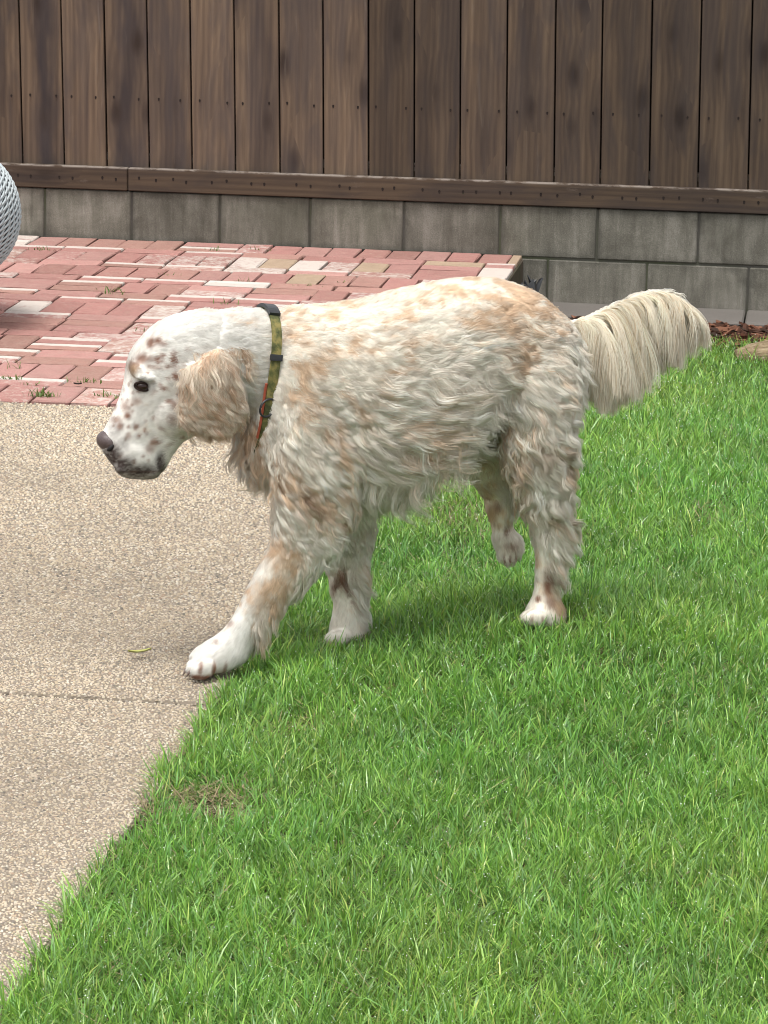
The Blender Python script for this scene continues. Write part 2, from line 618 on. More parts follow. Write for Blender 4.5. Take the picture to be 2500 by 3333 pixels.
def lay_brick(cx, cy, along_x, sx=1.0, sy=1.0):
    global n_brick
    px, py, _ = project(np.array([[cx, cy, 0.0]]))
    px, py = px[0], py[0]
    rx, ry = random.uniform(-1, 1), random.uniform(-1, 1)
    near = -60 < px < 1200 and cx > -3.4
    o = bpy.data.objects.new('brick', random.choice(brick_meshes))
    o.location = (cx + rx * 0.0022, cy + ry * 0.0022, -0.030 + random.uniform(-0.0014, 0.0014))
    rz = 0 if along_x else math.pi / 2
    if random.random() < 0.5 and not along_x:
        rz += math.pi
    o.rotation_euler = (random.uniform(-1, 1) * 0.006, random.uniform(-1, 1) * 0.006, rz + random.uniform(-1, 1) * 0.006)
    c = random.choice(BR_COLS)
    f = random.uniform(0.86, 1.12)
    white = 0.04 + 0.26 * random.random()
    u = random.random()
    if u < 0.08:
        white = random.uniform(0.62, 0.85)
    elif u < 0.24:
        white = random.uniform(0.38, 0.60)
    if random.random() < 0.045:
        c = (0.50, 0.37, 0.23)
    o.color = (c[0] * f * 0.74, c[1] * f * 0.70, c[2] * f * 0.70, white + (2.0 if along_x and random.random() < 0.40 else 0.0))
    o.scale = (sx, 1, 1) if along_x else (1, sy, 1)
    if near and n_brick < 300:
        COL.objects.link(o)
        o.parent = patio
        n_brick += 1
        return
    me = o.data
    vs = [spare.verts.new(Matrix.LocRotScale(o.location, o.rotation_euler, o.scale) @ v.co) for v in me.vertices]
    for p in me.polygons:
        spare.faces.new([vs[i] for i in p.vertices])
    bpy.data.objects.remove(o)


rows = []
y = FRONT_Y + 0.002
pat = ['H', 'S', 'H', 'S', 'S', 'H', 'S', 'H', 'S', 'H', 'S', 'S', 'H', 'S', 'H', 'S', 'H', 'S', 'H', 'S', 'S', 'H', 'S']
k = 0
PW, PL = BW + JW, BL + JW
while y < WALL_Y - 0.06:
    t = pat[k % len(pat)]
    dpt = PL if t == 'H' else PW
    if y + dpt > WALL_Y - 0.004:
        if y + PW < WALL_Y:
            t, dpt = 'S', PW
        else:
            break
    rows.append((y, t, dpt))
    y += dpt
    k += 1
slack = (WALL_Y - 0.004 - y) / len(rows)
for r, (y0, t, dpt) in enumerate(rows):
    cy = y0 + r * slack + dpt / 2
    x = EDGE_X - 0.004
    cut = random.choice((0.0, 0.35, 0.5, 0.62, 0.8))                      # the first piece of a row is a cut brick, so that joints break
    first = True
    if cut:
        if t == 'H':
            lay_brick(x - PW * cut / 2, cy, False, 1.0, (PW * cut - JW) / BW)
            x -= PW * cut
        else:
            lay_brick(x - PL * cut / 2, cy, True, (PL * cut - JW) / BL)
            x -= PL * cut
    while x > -4.1:
        if t == 'H' and random.random() < 0.09:                          # two stretchers in place of two headers
            lay_brick(x - PL / 2, cy - PW / 2, True)
            lay_brick(x - PL / 2, cy + PW / 2, True)
            x -= PL
        elif t == 'H':
            lay_brick(x - PW / 2, cy, False)
            x -= PW
        else:
            lay_brick(x - PL / 2, cy, True)
            x -= PL
so = link('brick_field', bm_mesh('brick_field', spare, M_BRICK), patio, kind='stuff')
so.color = (0.43, 0.19, 0.15, 0.3)

# ------------------------------------------------------------------ block wall
wall = empty('block_wall', (-1.2, WALL_Y + 0.1, -0.18), label='grey concrete block wall below the wooden fence behind the brick patio', category='wall')


def child_box(name, parent, x0, x1, y0, y1, z0, z1, mat, bev=0.004, lean=0.0, jit=0.0):
    b = bmesh.new()
    box_bm(b, (0, 0, 0), (x1 - x0, y1 - y0, z1 - z0), bev)
    for v in b.verts:
        v.co.x -= lean * v.co.z
        if jit:
            v.co += Vector([random.uniform(-jit, jit) for _ in range(3)])
    o = link(name, bm_mesh(name, b, mat), parent)
    o.location = Vector(((x0 + x1) / 2, (y0 + y1) / 2, (z0 + z1) / 2)) - (parent.location if parent else Vector())
    return o


jx = [-4.0, -3.69, -3.37, -3.053, -2.738, -2.423, -2.105, -1.782, -1.45, -1.111, -0.772, -0.422, -0.075, 0.27, 0.62, 0.97, 1.3]
for a, b in zip(jx[:-1], jx[1:]):
    o = child_box('block', wall, a + 0.0035, b - 0.0035, WALL_Y + random.uniform(-0.0015, 0.0015), WALL_Y + 0.19, -0.006, 0.171, M_BLOCK, 0.004)
jx2 = [-1.28, -0.941, -0.595, -0.244, 0.10, 0.45, 0.80, 1.15]
for a, b in zip(jx2[:-1], jx2[1:]):
    o = child_box('block', wall, a + 0.003, b - 0.003, WALL_Y + random.uniform(-0.0015, 0.0015), WALL_Y + 0.19, -0.19, -0.0135, M_BLOCK, 0.004)
o = child_box('mortar_bed', wall, -4.0, 1.3, WALL_Y + 0.005, WALL_Y + 0.185, -0.34, 0.168, M_MORTAR, 0.0)

# ------------------------------------------------------------------ fence
fence = empty('wooden_fence', (-1.2, WALL_Y + 0.05, 0.17), label='brown weathered board fence with a low kick rail on the block wall', category='fence')
edges = [-3.44, -3.285, -3.13, -2.977, -2.823, -2.671, -2.517, -2.364, -2.210, -2.054, -1.895, -1.740, -1.581, -1.420, -1.259, -1.097, -0.930, -0.769, -0.600, -0.432, -0.260, -0.090, 0.08, 0.25]
# tone, dark stain, stain centre
looks = {-2.977: (.46, .55, .4), -2.823: (.50, 1.0, .62), -2.671: (.54, .05, .3), -2.517: (.53, .95, .62), -2.364: (.53, .55, .5), -2.210: (.57, .08, .4),
         -2.054: (.53, .60, .62), -1.895: (.53, .18, .5), -1.740: (.54, .08, .5), -1.581: (.40, .55, .5), -1.420: (.42, .45, .4), -1.259: (.48, .50, .52),
         -1.097: (.46, .65, .5), -0.930: (.44, .2, .5), -0.769: (.41, .45, .6), -0.600: (.41, .3, .5), -0.432: (.43, .08, .5), -0.260: (.42, .15, .5)}
LEAN = 0.0195
for a, b in zip(edges[:-1], edges[1:]):
    zc = (0.20 + 1.75) / 2
    off = -LEAN * (zc - 0.258)
    o = child_box('board', fence, a + off + 0.0028, b + off - 0.0028, WALL_Y + 0.022 + random.uniform(-0.003, 0.003), WALL_Y + 0.040, 0.20, 1.75, M_BOARD, 0.002, LEAN)
    t = looks.get(a, (.45, random.random() * .6, .5))
    tn = (0.465 + (t[0] - 0.465) * 1.9) * 0.75
    o.color = (tn, t[1], t[2], 1)
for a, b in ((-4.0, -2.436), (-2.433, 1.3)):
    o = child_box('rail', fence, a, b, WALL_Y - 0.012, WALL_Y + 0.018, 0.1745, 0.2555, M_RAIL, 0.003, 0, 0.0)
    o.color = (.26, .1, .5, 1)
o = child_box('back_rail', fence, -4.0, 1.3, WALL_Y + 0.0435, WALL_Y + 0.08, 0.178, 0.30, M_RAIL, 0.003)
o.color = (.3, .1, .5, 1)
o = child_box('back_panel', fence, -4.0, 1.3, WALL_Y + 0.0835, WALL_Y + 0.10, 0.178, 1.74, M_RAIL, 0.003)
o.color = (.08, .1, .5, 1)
# nail heads
nv, nf = [], []


def add_disc(c, r, n=6):
    i0 = len(nv)
    for k in range(n):
        a = 2 * math.pi * k / n
        nv.append((c[0] + r * math.cos(a), c[1] - 0.0012, c[2] + r * math.sin(a) * (1.0 if math.sin(a) > 0 else 2.2)))
    nv.append((c[0], c[1] - 0.0004, c[2]))
    for k in range(n):
        nf.append((i0 + k, i0 + (k + 1) % n, i0 + n))


for a, b in zip(edges[:-1], edges[1:]):
    off = -LEAN * 0.24
    for fx in (0.2, 0.8):
        add_disc((a + off + (b - a) * fx + random.uniform(-.008, .008), WALL_Y + 0.0195, 0.497 + random.uniform(-.004, .004)), 0.0038)
x = -3.4
while x < 0.2:
    for d in (0, 0.048):
        add_disc((x + d + random.uniform(-.008, .008), WALL_Y - 0.0118, 0.218 + random.uniform(-.006, .006)), 0.0042)
    x += random.uniform(0.12, 0.165)
nail = link('nail_heads', pymesh('nail_heads', nv, nf, simple('rusty_nail', (0.018, 0.012, 0.010), 0.7, 0.2), False), fence, kind='stuff')
nail.location = -Vector(fence.location)

# ------------------------------------------------------------------ pebbles of the exposed aggregate (one mass)
def make_pebbles():
    pts, rad = [], []
    for (y0, y1, sp) in ((3.0, 4.6, 0.0058), (4.6, 5.8, 0.0064), (5.8, 7.84, 0.0078)):
        xl = -2.1 - (y0 - 3) * 0.33
        xs = np.arange(xl, EDGE_X - 0.001, sp)
        ys = np.arange(y0, y1, sp * 0.95)
        X, Y = np.meshgrid(xs, ys, indexing='ij')
        X = X + rng.uniform(-.42, .42, X.shape) * sp + (np.arange(len(ys)) % 2)[None, :] * sp * 0.5
        Y = Y + rng.uniform(-.42, .42, X.shape) * sp
        P = np.stack([X.ravel(), Y.ravel()], 1)
        px, py, _ = project(np.c_[P, np.zeros(len(P))])
        m = (px > -240) & (px < 960) & (py < 2300) & (P[:, 0] < EDGE_X - 0.003) & (np.abs(P[:, 1] - JOINT_Y) > 0.0088) & (P[:, 1] < FRONT_Y - 0.004)
        m &= ~((px > 640) & (py < 1250))
        P = P[m]
        pts.append(P)
        rad.append(sp * 0.5 * rng.uniform(0.60, 1.14, len(P)))
    P = np.concatenate(pts)
    R = np.concatenate(rad)
    n = len(P)
    ang = rng.uniform(0, 6.28, n)
    asp = rng.uniform(0.65, 1.0, n)
    hgt = R * rng.uniform(0.35, 1.1, n)
    vs = np.zeros((n, 11, 3), np.float32)
    tx, ty = rng.uniform(-.3, .3, n), rng.uniform(-.3, .3, n)
    for k in range(5):
        a = 2 * math.pi * k / 5 + rng.uniform(-.25, .25, n)
        for lvl, (rr, hh) in enumerate(((1.0, -0.5), (0.72, 0.62))):
            ex, ey = np.cos(a) * R * rr, np.sin(a) * R * rr * asp
            vs[:, lvl * 5 + k, 0] = P[:, 0] + ex * np.cos(ang) - ey * np.sin(ang)
            vs[:, lvl * 5 + k, 1] = P[:, 1] + ex * np.sin(ang) + ey * np.cos(ang)
            vs[:, lvl * 5 + k, 2] = -0.0062 + hgt * hh + (tx * ex + ty * ey) * (lvl == 1)
    vs[:, 10, 0] = P[:, 0]
    vs[:, 10, 1] = P[:, 1]
    vs[:, 10, 2] = -0.0062 + hgt * 1.0
    q4 = np.array([[k, (k + 1) % 5, 5 + (k + 1) % 5, 5 + k] for k in range(5)])
    t3 = np.array([[5 + k, 5 + (k + 1) % 5, 10] for k in range(5)])
    base = (np.arange(n) * 11)[:, None, None]
    fq = (base + q4[None]).reshape(n, -1)
    ft = (base + t3[None]).reshape(n, -1)
    flat = np.concatenate([fq, ft], 1).ravel()
    sizes = np.tile(np.array([4] * 5 + [3] * 5), n)
    pal = np.array([(0.60, 0.48, 0.35), (0.68, 0.57, 0.44), (0.52, 0.40, 0.28), (0.44, 0.36, 0.285), (0.31, 0.26, 0.22), (0.17, 0.145, 0.13), (0.74, 0.66, 0.56), (0.40, 0.27, 0.19)])
    ci = rng.choice(8, n, p=[.24, .22, .18, .13, .08, .045, .075, .03])
    patch = fbm(np.c_[P * 2.3, np.zeros(n)], 31)
    pal = pal * 0.85 + np.array([0.55, 0.47, 0.37]) * 0.15
    c = pal[ci] * (rng.uniform(0.85, 1.12, n) * (0.72 + 0.58 * patch))[:, None] * np.array([0.69, 0.71, 0.70])
    col = np.repeat(c, 11, 0)
    print('pebbles', n)
    return link('pebbles', mesh_np('pebbles', vs.reshape(-1, 3), flat, sizes, M_PEBBLE, True, col), None, kind='stuff')


make_pebbles()

# ------------------------------------------------------------------ grass
def blades(n_levels, root, hgt, wid, dirx, lean, curl, col, tipcol, roll):
    """flat curved blades; arrays of per-blade data -> verts, flat faces, sizes, colours"""
    n = len(root)
    L = n_levels
    d = np.stack([np.cos(dirx), np.sin(dirx), np.zeros(n)], 1)
    sd = np.stack([-np.sin(dirx + roll), np.cos(dirx + roll), np.zeros(n)], 1)
    V = np.zeros((n, 2 * L + 1, 3), np.float32)
    C = np.zeros((n, 2 * L + 1, 3), np.float32)
    p = root.copy()
    for k in range(L + 1):
        t = k / L
        w = wid * (1.0 - 0.15 * t) * (1 if k < L else 0) * (0.75 + 0.6 * t * (1 - t) * 2)
        c = col * (1 - t)[..., None] + tipcol * t[..., None] if hasattr(t, 'shape') else col * (1 - t) + tipcol * t
        if k < L:
            V[:, 2 * k] = p - sd * (w / 2)[:, None]
            V[:, 2 * k + 1] = p + sd * (w / 2)[:, None]
            C[:, 2 * k] = c
            C[:, 2 * k + 1] = c
        else:
            V[:, 2 * L] = p
            C[:, 2 * L] = c
        ang = lean + curl * (k + 0.5) / L
        st = (hgt / L)[:, None]
        p = p + st * (d * np.sin(ang)[:, None] + np.array([0, 0, 1.0]) * np.cos(ang)[:, None])
    m = 2 * L + 1
    quads = np.array([[2 * k, 2 * k + 1, 2 * k + 3, 2 * k + 2] for k in range(L - 1)])
    tri = np.array([[2 * L - 2, 2 * L - 1, 2 * L]])
    base = (np.arange(n) * m)[:, None]
    flat = np.concatenate([base + quads.ravel()[None], base + tri.ravel()[None]], 1).ravel()
    sizes = np.tile(np.array([4] * (L - 1) + [3]), n)
    return V.reshape(-1, 3), flat, sizes, C.reshape(-1, 3)


def make_grass():
    pts = []
    for (y0, y1, dens) in ((3.0, 4.0, 58000), (4.0, 5.0, 54000), (5.0, 6.2, 46000), (6.2, 7.6, 31000), (7.6, 9.0, 19000), (9.0, 10.3, 14000)):
        x0, x1 = EDGE_X - 0.012, 0.75
        n = int(dens * (x1 - x0) * (y1 - y0))
        P = np.stack([rng.uniform(x0, x1, n), rng.uniform(y0, y1, n)], 1)
        px, py, _ = project(np.c_[P, np.zeros(n)])
        m = (px > -60) & (px < 2100) & (py < 2420) & ((px < 1700) | (rng.random(n) < .45))
        P = P[m]
        pts.append(P)
    P = np.concatenate(pts)
    n = len(P)
    lo = fbm(np.c_[P * 2.2, np.zeros(n)], 5)
    mid = fbm(np.c_[P * 9, np.zeros(n)], 8)
    # ragged edge over the concrete, thin and worn spots near it
    edge = P[:, 0] - EDGE_X - 0.045 * (fbm(np.c_[P[:, 1] * 6, 0 * P[:, 1], 0 * P[:, 1]], 12) - 0.55)
    keep = edge > -0.004
    px, py, _ = project(np.c_[P, np.zeros(n)])
    bare = np.zeros(n)
    for (bx, by, rx, ry, s) in ((450, 1725, 95, 34, 0.9), (300, 1745, 40, 40, 0.8), (385, 1615, 30, 22, 0.7), (985, 1110, 90, 40, 0.45), (640, 1560, 60, 25, 0.35), (1010, 1240, 70, 30, 0.3), (1540, 1105, 40, 25, 0.3)):
        bare = np.maximum(bare, s * np.exp(-(((px - bx) / rx) ** 2 + ((py - by) / ry) ** 2)))
    keep &= rng.random(n) > bare * 0.85
    # keep the blades out of the mulch line by the footing
    keep &= P[:, 1] < 10.17 + 0.10 * (mid - 0.5)
    P, lo, mid, bare = P[keep], lo[keep], mid[keep], bare[keep]
    n = len(P)
    dist = P[:, 1]
    # tufts: pull blades towards cell centres so that the turf clumps
    cell = 0.028
    cid = np.floor(P / cell)
    cc = np.stack([hash3(np.c_[cid, np.zeros(n)], 3), hash3(np.c_[cid, np.zeros(n)], 4)], 1)
    ctr = (cid + cc) * cell
    P = P + (ctr - P) * rng.uniform(0.0, 0.65, n)[:, None]
    ch = hash3(np.c_[cid, np.zeros(n)], 9)
    hgt = (0.030 + 0.022 * lo + 0.014 * mid + 0.014 * ch) * rng.uniform(0.5, 1.2, n)
    hgt *= 0.92 * (1 - 0.5 * bare)
    for (fx, fy, fr_, fa) in ((-0.86, 5.66, .07, .60), (-0.485, 5.69, .06, .35), (-1.03, 5.40, .07, .45)):      # trodden by the paws
        hgt *= 1 - fa * np.exp(-((P[:, 0] - fx) ** 2 + (P[:, 1] - fy) ** 2) / fr_ ** 2)
    longer = rng.random(n) < 0.03
    hgt[longer] *= rng.uniform(1.2, 1.65, longer.sum())
    wid = rng.uniform(0.0011, 0.0026, n) * (np.maximum(dist, 4.4) / 4.4) ** 0.55
    flow = 6.28 * fbm(np.c_[P * 3.1, np.zeros(n)], 21) * 2
    dirx = flow + 6.28 * hash3(np.c_[cid, np.zeros(n)], 14) + rng.normal(0, 1.5, n)
    lean = np.abs(rng.normal(0.35, 0.38, n))
    curl = np.abs(rng.normal(0.8, 0.6, n))
    hues = np.array([(0.078, 0.190, 0.030), (0.112, 0.235, 0.036), (0.150, 0.275, 0.050), (0.085, 0.200, 0.055), (0.060, 0.150, 0.026), (0.215, 0.285, 0.075)])
    hi = rng.choice(6, n, p=[.30, .29, .16, .12, .09, .04])
    col = hues[hi] * np.array([1.50, 1.47, 1.46]) * (rng.uniform(0.62, 1.32, n) * (0.62 + 0.55 * mid + 0.22 * lo))[:, None]
    col[:, 0] *= 0.80 + 0.45 * lo
    dry = rng.random(n) < 0.022 + bare * 0.40
    col[dry] = np.array([0.40, 0.34, 0.17]) * rng.uniform(0.6, 1.1, dry.sum())[:, None]
    lean[dry] = rng.uniform(0.7, 1.4, dry.sum())
    tip = col * np.array([1.15, 1.12, 1.1])
    root = np.c_[P, lawn_z(P[:, 0], P[:, 1]) - 0.003]
    V, F, S, C = blades(3, root, hgt, wid, dirx, lean, curl, col, tip, rng.uniform(-1.2, 1.2, n))
    tips = V.reshape(n, -1, 3)[:, -1]
    sel = rng.choice(n, 7000, replace=False)
    oc = np.array([[1, 0, 0], [-1, 0, 0], [0, 1, 0], [0, -1, 0], [0, 0, 1], [0, 0, -1]], float)
    of = np.array([[0, 2, 4], [2, 1, 4], [1, 3, 4], [3, 0, 4], [2, 0, 5], [1, 2, 5], [3, 1, 5], [0, 3, 5]])
    dv = (tips[sel][:, None, :] + oc[None] * (rng.uniform(.0005, .00125, len(sel)) * (np.maximum(dist[sel], 4.4) / 4.4) ** .7)[:, None, None]).reshape(-1, 3)
    df = (of[None] + (np.arange(len(sel)) * 6)[:, None, None]).ravel()
    MD = Mat('dew_glints', 0.12, 0.8)
    MD.color((0.80, 0.84, 0.80))  # dew drops coloured near white, so their glints are in the base colour
    link('dew_glints', mesh_np('dew_glints', dv, df, np.full(8 * len(sel), 3), MD.m, True), None, kind='stuff')
    print('blades', n)
    link('grass', mesh_np('grass', V, F, S, M_GRASS, True, C), None, kind='stuff')
    # thatch: short flat-lying dead stems, most in the worn spots
    nt = 9000
    sel = rng.choice(n, nt, p=(0.08 + bare * 3) / (0.08 + bare * 3).sum())
    r2 = root[sel] + np.c_[rng.normal(0, .01, (nt, 2)), np.full(nt, 0.006)]
    r2[:, 0] = np.maximum(r2[:, 0], EDGE_X - 0.01)
    r2[:, 2] += rng.uniform(0, .012, nt)
    ct = np.array([0.34, 0.27, 0.15]) * rng.uniform(0.4, 1.25, nt)[:, None]
    V, F, S, C = blades(3, r2, rng.uniform(0.015, 0.055, nt), rng.uniform(0.0012, 0.0026, nt), rng.uniform(0, 6.28, nt), rng.uniform(1.15, 1.6, nt), rng.uniform(-.3, .4, nt), ct, ct, rng.uniform(-1, 1, nt))
    link('dead_grass', mesh_np('dead_grass', V, F, S, M_GRASS, True, C), None, kind='stuff')


make_grass()

# weeds sprouting from the brick joints
def make_weeds():
    spots = [(95, 862, 60, .035), (240, 862, 25, .03), (190, 832, 30, .028), (20, 824, 24, .03), (60, 835, 10, .02), (370, 1012 * 0 + 598, 14, .02), (90, 545, 16, .03), (470, 545, 14, .028),
             (560, 545, 12, .025), (245, 632, 12, .03), (480, 660, 14, .03), (395, 705, 16, .03), (355, 740, 16, .035), (330, 722, 14, .03), (660, 622, 16, .02), (730, 615, 14, .02),
             (1035, 647, 12, .02), (1040, 548, 18, .02), (880, 543, 16, .02), (520, 612, 14, .03), (35, 800, 8, .05), (240, 640, 8, .05), (425, 700, 8, .06), (300, 862, 14, .02)]
    R, H = [], []
    for (x, y, k, h) in spots:
        d = ray(x, y)
        p = CAM + d * (-(CAM_H + 0.006) / d[2])
        for _ in range(k):
            R.append(p + np.array([random.gauss(0, .022), random.gauss(0, .006), 0]))
            H.append(h * random.uniform(.4, 1.1))
    R = np.array(R)
    n = len(R)
    c = np.array([0.10, 0.17, 0.03]) * rng.uniform(0.6, 1.3, n)[:, None]
    V, F, S, C = blades(3, R, np.array(H), rng.uniform(.002, .004, n), rng.uniform(0, 6.28, n), rng.uniform(0, .8, n), rng.uniform(0, 1.0, n), c, c * 1.1, rng.uniform(-1, 1, n))
    link('weeds', mesh_np('weeds', V, F, S, M_GRASS, True, C), None, kind='stuff')


make_weeds()

# bark mulch along the footing
def make_bark():
    n = 1500
    x = rng.uniform(-1.0, 0.4, n)
    y = rng.uniform(10.08, 10.53, n)
    P = np.stack([x, y, lawn_z(x, y) + rng.uniform(0, .022, n)], 1)
    vs, fl, sz, cl = [], [], [], []
    cube = np.array([[-1, -1, -1], [1, -1, -1], [1, 1, -1], [-1, 1, -1], [-1, -1, 1], [1, -1, 1], [1, 1, 1], [-1, 1, 1]], float) * 0.5
    fc = np.array([[0, 3, 2, 1], [4, 5, 6, 7], [0, 1, 5, 4], [1, 2, 6, 5], [2, 3, 7, 6], [3, 0, 4, 7]])
    for i in range(n):
        s = np.array([rng.uniform(.02, .06), rng.uniform(.010, .024), rng.uniform(.005, .012)])
        R = np.array(Matrix.Rotation(rng.uniform(0, 6.28), 3, 'Z') @ Matrix.Rotation(rng.normal(0, .35), 3, 'X') @ Matrix.Rotation(rng.normal(0, .3), 3, 'Y'))
        v = (cube * s * rng.uniform(.7, 1.2, (8, 1))) @ R.T + P[i]
        vs.append(v)
        fl.append((fc + 8 * i).ravel())
        c = np.array([(0.095, 0.040, 0.024), (0.062, 0.030, 0.020), (0.14, 0.066, 0.040), (0.035, 0.021, 0.015), (0.20, 0.095, 0.06)][rng.integers(5)]) * rng.uniform(.7, 1.2)
        cl.append(np.repeat(c[None], 8, 0))
    link('bark_mulch', mesh_np('bark_mulch', np.concatenate(vs), np.concatenate(fl), np.full(6 * n, 4), M_BARK, False, np.concatenate(cl)), None, kind='stuff')


make_bark()

# tan stone at the lawn's far edge
def make_stone():
    b = bmesh.new()
    bmesh.ops.create_icosphere(b, subdivisions=3, radius=1)
    for v in b.verts:
        p = np.array(v.co)
        r = 1 + 0.35 * (fbm(p * 1.6 + 5, 4) - 0.5) + 0.12 * (fbm(p * 6, 6) - 0.5)
        v.co = Vector((p[0] * 0.17 * r, p[1] * 0.10 * r, max(-0.02, p[2] * 0.034 * r) + 0.010 * math.sin(p[0] * 14 + p[1] * 5) * 0.4))
    M = Mat('tan_stone', 0.9, 0.15)
    v = M.coord('Object', (1, 1, 6))
    n1 = M.noise(v, 28, 5, 0.7, 1.0)
    M.color(M.ramp(n1, [(0.3, (0.09, 0.062, 0.034)), (0.5, (0.22, 0.165, 0.10)), (0.7, (0.32, 0.26, 0.17))]))
    M.bump(n1, 0.7, 0.01)
    o = link('stone', bm_mesh('stone', b, M.m, True), None, label='flat tan stone at the lawn edge beside the bark mulch', category='stone')
    o.location = (-0.105, 9.93, float(lawn_z(-0.1, 9.93)) + 0.035)
    o.rotation_euler = (0, -0.10, 0.25)


make_stone()

# fallen leaf on the concrete
def make_leaf(name, px, py, L, W, rz, col, label, z0=0.003):
    d = ray(px, py)
    p = CAM + d * (-(CAM_H - z0) / d[2])
    vs, fs = [], []
    N = 9
    for layer in (0.0, -0.0006):
        for i in range(N):
            t = i / (N - 1)
            w = W * math.sin(math.pi * min(1, t * 0.93 + 0.05)) ** 0.8
            for s in (-1, 0, 1):
                vs.append(((t - .5) * L, s * w / 2 + 0.06 * L * math.sin(t * 3), 0.004 + 0.010 * (abs(t - .5) * 2) ** 2 * (L / .05) * .5 + abs(s) * 0.003 + layer))
    m = N * 3
    for i in range(N - 1):
        for s in (0, 1):
            a = i * 3 + s
            fs.append((a, a + 3, a + 4, a + 1))
            fs.append((m + a, m + a + 1, m + a + 4, m + a + 3))
    o = link(name, pymesh(name, vs, fs, simple(name + '_blade', col, 0.6, 0.3, 60, 0.25)), None, label=label, category='leaf')
    o.location = p
    o.rotation_euler = (0, 0, rz)


make_leaf('fallen_leaf', 302, 1414, 0.046, 0.011, 0.55, (0.40, 0.40, 0.13), 'narrow yellow green leaf lying on the concrete beside the front paw')
make_leaf('dead_leaf', 168, 1255 / K + 0.5, 0.022, 0.010, 0.1, (0.03, 0.022, 0.018), 'tiny dark dead leaf lying on the bricks in front of the dog', 0.004)

# black plastic edging scrap in the corner by the patio
def make_edging():
    P0 = np.array([EDGE_X + 0.012, 10.50, -0.15])
    pts = []
    for i in range(26):
        t = i / 25
        pts.append(P0 + np.array([0.020 + 0.045 * t + 0.016 * math.sin(i * 1.9), -0.34 + 0.30 * t, 0.075 + 0.030 * math.sin(i * 2.6 + 1) + 0.02 * t]))
    vs, fs = [], []
    for i, p in enumerate(pts):
        w = 0.020 + 0.008 * math.sin(i * 1.3)
        for s in (-1, 1):
            vs.append(p + np.array([0.012 * s * math.cos(i), 0.004 * s, s * w]))
            vs.append(p + np.array([0.012 * s * math.cos(i) + 0.003, 0.004 * s, s * w]))
    for i in range(25):
        a = 4 * i
        fs += [(a, a + 4, a + 6, a + 2), (a + 1, a + 3, a + 7, a + 5), (a, a + 1, a + 5, a + 4), (a + 2, a + 6, a + 7, a + 3)]
    link('plastic_edging', pymesh('plastic_edging', vs, fs, simple('black_plastic', (0.018, 0.019, 0.021), 0.3, 0.6), False), None,
         label='crumpled black plastic edging in the corner of patio and wall', category='garden edging')


make_edging()

